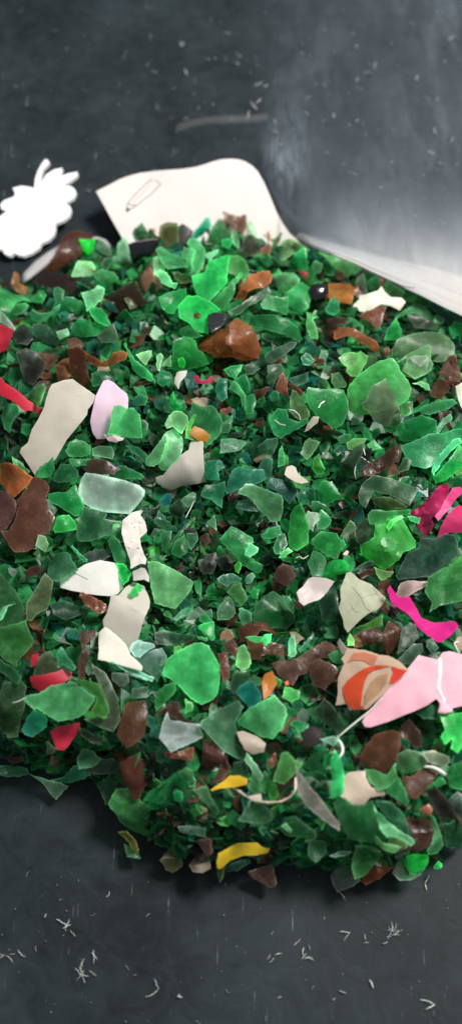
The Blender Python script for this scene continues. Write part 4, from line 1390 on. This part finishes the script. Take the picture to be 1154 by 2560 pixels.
# print on the orange scrap
sw = 'orange printed scrap'
patch(sw, 'printed_swirl', win('D3', '262,500 300,450 350,410 420,365 490,342 560,340 625,345 560,360 500,375 455,405 430,450 412,520 405,590 395,640 430,662 330,668 290,620 265,560'), 'cf4a22')
patch(sw, 'printed_swirl', win('D3', '625,345 680,365 748,378 700,425 650,470 612,478 625,430 638,385'), 'd83a26')
patch(sw, 'printed_band', win('D3', '300,318 340,250 420,238 525,272 498,330 470,338 420,305 350,300'), 'c67a60')
patch(sw, 'printed_band', win('D3', '430,560 470,470 520,420 600,400 590,470 540,540 470,600 425,640'), 'b08a68')
# folds of the pink sheet
patch('pale pink sheet', 'raised_fold', win('D3', '968,300 985,280 1005,300 1002,400 992,480 1005,560 1030,600 1012,640 985,570 955,520 965,440'), 'f0dce2', lift=.00012, th=.0001, dome=.00030)
patch('pale pink sheet', 'torn_tab', win('D3', '975,600 1010,610 1040,640 1078,685 1020,703 972,694 985,640'), 'dcaeba', lift=.0002, th=.0002, dome=.0002)
# cracks and specks in the grey-green shard
o_, s_ = named['cracked grey-green shard']
for pl in ('330,800 370,850 400,885 440,870', '395,890 350,960 300,985', '440,870 500,850 540,870', '400,890 430,960 470,985', '320,930 350,985 380,990', '480,800 520,850'):
    s_.stroke('crack', win('C3', pl), .00007, .00020, M_LINTD, o_)
o_, s_ = named['white blade']
s_.stroke('crack', win('C1', '545,692 580,705 625,728 660,745'), .00008, .00018, M_INK, o_)
o_, s_ = named['white crumpled strip']
for q in ('995,345 1000,342', '1012,366 1018,366', '1045,352 1050,356', '1035,518 1052,526'):
    s_.stroke('dark_speck', win('C1', q), .0003, .0003, M_LINTD, o_)
# small white marks: scratches on the disc, a painted glint on the scoop
o_, s_ = named['crumpled emerald disc']
s_.stroke('scratch_or_glint', win('B2', '1010,522 1050,530 1085,560 1095,600'), .00022, .0004, M_LINT, o_)
s_.stroke('scratch_or_glint', win('B2', '905,600 940,630 985,640'), .0002, .0004, M_LINT, o_)
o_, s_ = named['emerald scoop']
s_.stroke('scratch_or_glint', win('B3', '80,510 95,480 125,458'), .00035, .0004, M_LINT, o_)

# ------------------------------------------------------------------ threads
for (pl, dz, r, lab) in (
        ('P 960,1738 925,1775 895,1800 868,1822 845,1842', .0085, .00022, 'pale stiff thread running from under the pale pink sheet down to the shiny green rod'),
        ('P 842,1845 853,1862 855,1880 846,1895', .0065, .0004, 'whitish bent strand hooked over the top of the shiny green rod'),
        ('B3 360,1045 350,980 385,880 440,905 490,945', .005, .00012, 'hair-thin white loop above the dark brown blade'),
        ('B3 400,780 415,820 428,865', .005, .00016, 'short pale strand above the dark brown blade'),
        ('C2 1060,585 1090,575 1115,590 1154,565', .005, .00016, 'thin pale straw beside the bright green upright block'),
        ('C2 235,285 270,220 298,160', .0055, .00014, 'thin pale straw above the jade slanted flake'),
        ('D1 95,622 150,605 200,575', .0058, .00014, 'thin white hair at the tip of the large green diamond'),
        ('D3 1130,250 1105,200 1095,175 1125,165', .0065, .00025, 'pale twisted strand above the pale pink sheet'),
        ('E3 870,110 930,115 985,140 1030,168', .0058, .0005, 'flat whitish strand lying over the brown flake beside the chestnut leaf')):
    k, _, co = pl.partition(' ')
    px = [tuple(float(v) for v in c.split(',')) for c in co.split()] if k == 'P' else win(k, co)
    o = tube('plastic_thread', [at(x, y, Z(x, y) + dz) for x, y in px], r, M_LINT)
    tag(o, lab, 'plastic thread')

# ------------------------------------------------------------------ paper with a pencil drawing, white cut-out tag
view = lambda px, py, z: (CAM - at(px, py, z)).normalized()
out = [(240, 478), (270, 462), (300, 446), (325, 437), (350, 430), (385, 426), (420, 424), (455, 422), (490, 418), (510, 412), (530, 405), (552, 399),
       (575, 397), (595, 398), (612, 403), (630, 414), (645, 430), (660, 458), (675, 492), (690, 528), (705, 556), (722, 580), (748, 602), (720, 640),
       (600, 660), (450, 650), (330, 640), (306, 596), (285, 560), (262, 518)]
n = (Vector((0, 0, 1)) * .62 + view(480, 500, .01) * .6).normalized()
s = Sheet(out, .0105, n, 5, bend=-.04, wob=.03, crease=0)
me = s.mesh('white_paper', .00012, 0.0, 6, step=.0015)
paper = link('white_paper', me, None, M_PAPER)
s.place(paper)
tag(paper, 'white paper sheet with a small pencil drawing, standing behind the pile', 'paper')
lw = .00032
s.stroke('pencil_outline', [(316, 529), (318, 512), (324, 502), (347, 476), (369, 453), (378, 447), (386, 448), (402, 458), (379, 483), (358, 499), (343, 513), (330, 521), (317, 530)], lw, .00012, M_INK, paper)
s.stroke('pencil_outline', [(322, 510), (333, 513), (342, 514)], lw, .00012, M_INK, paper)
s.stroke('pencil_outline', [(384, 449), (371, 464), (352, 486), (334, 506)], lw * .5, .00012, M_INK, paper)
lead = s.mesh('pencil_tip', .00004, 0, 8, outline=[(315, 531), (316, 521), (321, 520), (327, 524)], lift=.0001)
link('pencil_tip', lead, paper, M_INKD)

t2 = [(170, 180), (176, 130), (188, 95), (205, 62), (225, 35), (240, 40), (246, 52), (238, 64), (215, 88), (206, 120), (200, 160), (230, 112), (270, 87), (312, 78),
      (303, 120), (342, 106), (388, 97), (382, 120), (350, 145), (318, 166), (356, 170), (374, 186), (378, 205), (366, 230), (325, 256), (348, 268), (354, 290), (345, 318),
      (318, 340), (276, 357), (276, 385), (268, 412), (244, 438), (206, 455), (196, 478), (160, 502), (120, 518), (82, 510), (76, 500), (52, 518), (24, 508), (14, 486), (-20, 480),
      (-90, 470), (-110, 400), (-60, 330), (0, 318), (35, 292), (10, 286), (0, 262), (20, 240), (70, 222), (76, 206), (64, 178), (110, 168), (150, 174)]
out = [(x / 1.9897, 380 + y / 1.9897) for x, y in t2]
n = (Vector((0, 0, 1)) * .6 + view(80, 540, .01) * .6 + Vector((.08, 0, 0))).normalized()
s = Sheet(out, .0085, n, 15, bend=-.03, wob=.015, crease=0)
tagme = s.mesh('leaf_shaped_tag', .00022, 0.0, 16, step=.0008)
tg = link('leaf_shaped_tag', tagme, None, M_TAG)
s.place(tg)
tag(tg, 'white card tag cut like a lobed fruit with leaves and a stalk, beside the paper', 'paper tag')
bk = s.mesh('card_backing', .0002, 0.0, 17, outline=[(x + 3.5, y + 4.0) for x, y in out], lift=-.0004, step=.0008)
link('card_backing', bk, tg, M_TAGB)

# ------------------------------------------------------------------ clear film bag
M_FILM = film_material('scratched_clear_film', .05, .16, (.58, .69, .82, 1), presence=True)
M_HEM = film_material('folded_film_hem', .66, .35, (.84, .82, .81, 1), 30, presence=True)
edge = [(655, 440, .0030), (672, 478, .0032), (690, 528, .0040), (708, 562, .0060), (735, 592, .0095), (770, 612, .0130), (810, 630, .0145), (850, 646, .0145),
        (890, 662, .0145), (930, 682, .0145), (970, 700, .0145), (1010, 720, .0145), (1050, 738, .0145), (1100, 764, .0145), (1154, 790, .0145), (1220, 824, .0145), (1320, 872, .0145)]
far = [(470, -420), (540, -420), (610, -420), (690, -420), (770, -420), (860, -420), (950, -420), (1040, -420), (1130, -420), (1220, -420), (1310, -420), (1400, -420),
       (1500, -420), (1600, -420), (1700, -420), (1850, -380), (2100, -300)]


def film_sheet():
    V, F, CR, PRS, HM = [], [], [], [], []
    nu, nv = 97, 90
    for iv in range(nv):
        v = (iv / (nv - 1)) ** 1.7
        for iu in range(nu):
            t = iu / (nu - 1) * (len(edge) - 1)
            k = min(int(t), len(edge) - 2)
            fr = t - k
            fr = fr * fr * (3 - 2 * fr) * .3 + fr * .7
            e = [edge[k][i] + (edge[k + 1][i] - edge[k][i]) * fr for i in range(3)]
            g = [far[k][i] + (far[k + 1][i] - far[k][i]) * fr for i in range(2)]
            px, py = e[0] + (g[0] - e[0]) * v, e[1] + (g[1] - e[1]) * v
            z = e[2] * (1 - v) ** 6 + .0022
            if v < .05:
                z += .0018 * math.sin(v / .05 * math.pi)
            p = at(px, py, z)
            q = (p.x * 55, p.y * 40, 0)
            am = min(1, v * 12)
            p.z += am * (.0016 * noise.noise(q) + .0007 * noise.noise((p.x * 160 + 9, p.y * 110, 2)) + .0012)
            # the long pinched ridge beside the paper
            V.append(tuple(p))
            cr = math.exp(-((px - 705) / 55) ** 2 - ((py - 395) / 105) ** 2) * .62
            HM.append(math.exp(-(v / .13) ** 2) * max(0, min(1, (iu / (nu - 1) - .25) * 1.8)))
            CR.append(cr)
            w = min(1, iu / (nu - 1) / .36)
            PRS.append(max(w * w * (3 - 2 * w), cr * 1.5 * min(1, w * 4)))
    for iv in range(nv - 1):
        for iu in range(nu - 1):
            a = iv * nu + iu
            F.append((a, a + 1, a + nu + 1, a + nu))
    me = bpy.data.meshes.new('clear_film_bag')
    me.from_pydata(V, [], F)
    me.update()
    r = me.attributes.new('crumple', 'FLOAT', 'POINT')
    r.data.foreach_set('value', np.array(CR, np.float32))
    r = me.attributes.new('hem', 'FLOAT', 'POINT')
    r.data.foreach_set('value', np.array(HM, np.float32))
    r = me.attributes.new('presence', 'FLOAT', 'POINT')
    r.data.foreach_set('value', np.array(PRS, np.float32))
    me.shade_smooth()
    return link('clear_film_bag', me, None, M_FILM)


film = film_sheet()
tag(film, 'scratched clear plastic film with a milky folded hem over the far corner of the pile', 'plastic film')


def strip(name, pts, widths, dz, material, parent, nv=7, roll=.0012, fade=True, dens=1.0):
    """a folded band of film along photograph points pts=(px,py,z), widths = (dx,dy) pixels to its other edge"""
    V, F, PR = [], [], []
    m = len(pts)
    for i in range(m):
        for k in range(nv):
            v = k / (nv - 1)
            px, py = pts[i][0] + widths[i][0] * v, pts[i][1] + widths[i][1] * v
            z = pts[i][2] + dz + roll * math.sin(math.pi * v)
            V.append(tuple(at(px, py, z)))
            PR.append((1 - v ** 2.2) * (.4 + .6 * min(1, max(0, px - 700) / 230)) * dens if fade else 1.0)
    for i in range(m - 1):
        for k in range(nv - 1):
            a = i * nv + k
            F.append((a, a + nv, a + nv + 1, a + 1))
    me = bpy.data.meshes.new(name)
    me.from_pydata(V, [], F)
    me.update()
    a = me.attributes.new('presence', 'FLOAT', 'POINT')
    a.data.foreach_set('value', np.array(PR, np.float32))
    me.shade_smooth()
    o = link(name, me, parent, material)
    sm = o.modifiers.new('thickness', 'SOLIDIFY')
    sm.thickness = .00012
    return o


hw = [(6, -2), (8, -4), (10, -6), (12, -8), (16, -14), (18, -20), (20, -26), (20, -32), (20, -38), (22, -46), (24, -54), (26, -64), (28, -76), (30, -88), (32, -98), (34, -106), (36, -110)]
strip('folded_hem', edge[4:], hw[4:], .0006, M_HEM, film)
strip('folded_hem', edge[4:], [(x * .6, y * .6) for x, y in hw[4:]], .0016, M_HEM, film)
lip = [(820, 634, .0165), (850, 646, .0165), (890, 662, .0165), (930, 682, .0165), (970, 700, .0165), (1005, 716, .0165), (1036, 722, .0165)]
strip('pinched_ridge', [(440, 330, .0062), (480, 318, .0070), (520, 311, .0074), (560, 309, .0076), (600, 308, .0076), (640, 306, .0074), (668, 302, .0068)],
      [(2, -24)] * 7, .0004, M_HEM, film, 7, .0012, dens=.22)
strip('hem_lip', lip, [(2, -7)] * len(lip), .0004, M_HEM, film, 4, .0004, fade=False)

# curl of film at the foot of the white tag
cur = [(50, 700, .0015), (60, 680, .002), (85, 655, .0025), (115, 632, .0025), (145, 614, .0025), (180, 602, .0025), (215, 593, .0025), (245, 592, .0025), (265, 600, .002), (278, 615, .0015)]
curl = strip('film_curl', cur, [(16, 14), (18, 16), (20, 20), (18, 20), (14, 18), (10, 14), (4, 12), (0, 9), (-5, 7), (-6, 3)], 0, M_HEM, None, 7, .0010, fade=False)
tag(curl, 'pale curl of clear film on the black surface below the leaf-shaped tag', 'plastic film')

# ------------------------------------------------------------------ lint on the black surface
lr = random.Random(4)


def lint(px, py, span, kind, label, m=M_LINT, r=.00016, z0=.0004):
    """one tuft: a few bent fibres as one mesh"""
    root = None
    pts = []
    V, F = [], []
    for k in range(kind):
        a = lr.uniform(0, 6.28)
        l = span * lr.uniform(.5, 1)
        x, y = (0, 0) if kind < 3 else (lr.uniform(-.35, .35) * span, lr.uniform(-.35, .35) * span)
        line = []
        for i in range(4):
            line.append(at(px + x, py + y, z0 + r + lr.uniform(0, .0006)))
            a += lr.uniform(-.35, .35)
            x += math.cos(a) * l / 3
            y += math.sin(a) * l / 3
        t = tube('tmp', line, r * lr.uniform(.25, .5), None, sides=4)
        me = t.data
        b = len(V)
        V += [tuple(Vector(v.co) + t.location) for v in me.vertices]
        F += [tuple(i + b for i in p.vertices) for p in me.polygons]
        bpy.data.objects.remove(t)
        bpy.data.meshes.remove(me)
    me = bpy.data.meshes.new('lint_tuft')
    base = at(px, py, 0)
    me.from_pydata([tuple(Vector(v) - base) for v in V], [], F)
    me.update()
    o = link('lint_tuft' if label else 'lint_specks', me, None, m)
    o.location = base
    if label:
        tag(o, label, 'lint', 'lint tufts on the black surface')
    return o


def P3(x0, y0, s, x, y):
    return x0 + x / s, y0 + y / s


for (x, y, sp, k, r, lab) in (
        (166, 2318, 22, 5, .00020, 'largest white lint knot of crossed fibres on the bare black surface, looped like a square'),
        (212, 2430, 22, 9, .00013, 'fuzzy pale lint tuft below the square-looped lint knot'),
        (980, 2330, 17, 10, .00013, 'star-shaped cream lint tuft below the vivid green pad'),
        (874, 2332, 20, 2, .00020, 'forked white lint fibre beside the star-shaped cream tuft'),
        (64, 2392, 26, 1, .00022, 'single straight white lint fibre near the photo\'s lower left corner'),
        (20, 2382, 16, 4, .00013, 'small frayed lint tuft cut close to the lower left edge'),
        (113, 2293, 10, 1, .00028, 'short fat white lint fleck above the square-looped lint knot'),
        (762, 2392, 16, 6, .00013, 'flat pale lint tuft between two short bright flecks below the pile'),
        (682, 2388, 14, 3, .00018, 'bright twisted lint fleck below the lower yellow strip'),
        (750, 2346, 24, 1, .00014, 'long thin hooked lint hair below the grey-beige paddle'),
        (910, 2354, 10, 3, .00016, 'tiny ring of white lint under the forked lint fibre'),
        (932, 2470, 22, 1, .00036, 'blurred fat bent lint fibre near the bottom edge'),
        (1085, 2512, 30, 2, .00034, 'wide smeared lint streak at the lower right corner'),
        (397, 2470, 30, 2, .00016, 'upright thin lint hair with a forked foot near the bottom edge'),
        (444, 2491, 8, 2, .00034, 'bright oval lint speck near the bottom edge'),
        (1062, 2205, 14, 2, .00026, 'stubby white scrap on the black surface beside the vivid green pad'),
        (861, 2248, 26, 1, .00022, 'upright white lint fibre hanging below the amber strip at the bottom'),
        (235, 2400, 18, 3, .00018, 'white lint sprig at the top of the fuzzy pale tuft'),
        (453, 115, 14, 2, .00038, 'bright oblong fleck on the far black surface above the paper'),
        (463, 172, 20, 1, .00026, 'pale bent lint fibre under the bright oblong fleck'),
        (653, 210, 14, 3, .00024, 'bright triangular fleck on the film above the crumpled patch'),
        (633, 268, 20, 3, .00026, 'forked bright fleck on the film just above the pinched ridge')):
    zz = .0004 if y > 2100 or x < 500 else .0035
    lint(x, y, sp * 1.5, k, lab, r=r, z0=zz)


def scatter_specks():
    V, F = [], []
    zones = [(0, 1154, 2190, 2560, 75, .0003), (0, 500, 0, 480, 70, .0003), (480, 1154, 0, 640, 150, .0042)]
    for (x0, x1, y0, y1, cnt, z0) in zones:
        for _ in range(cnt):
            px, py = lr.uniform(x0, x1), lr.uniform(y0, y1)
            if z0 > .001 and py > 380 + (px - 640) * .55:
                continue
            l = lr.choice((2, 3, 3, 4, 5, 7, 10, 16)) * lr.uniform(.7, 1.2)
            a = lr.uniform(0, 6.28)
            line = []
            x, y = px, py
            for i in range(3):
                line.append(at(x, y, z0 + .0003))
                x += math.cos(a) * l / 2
                y += math.sin(a) * l / 2
                a += lr.uniform(-.8, .8)
            t = tube('tmp', line, lr.uniform(.00005, .00013) * (lr.uniform(1.2, 4) if z0 > .001 else lr.choice((.7, .8, 1, 1.8))), None, sides=4)
            me = t.data
            b = len(V)
            V += [tuple(Vector(v.co) + t.location) for v in me.vertices]
            F += [tuple(i + b for i in p.vertices) for p in me.polygons]
            bpy.data.objects.remove(t)
            bpy.data.meshes.remove(me)
    me = bpy.data.meshes.new('lint_dust')
    me.from_pydata(V, [], F)
    me.update()
    o = link('lint_dust', me, None, M_LINTD)
    o['kind'] = 'stuff'
    o['label'] = 'scattered lint dust and scratches on the black surface and film'


scatter_specks()
for m in bpy.data.meshes:
    if m.users == 0:
        bpy.data.meshes.remove(m)
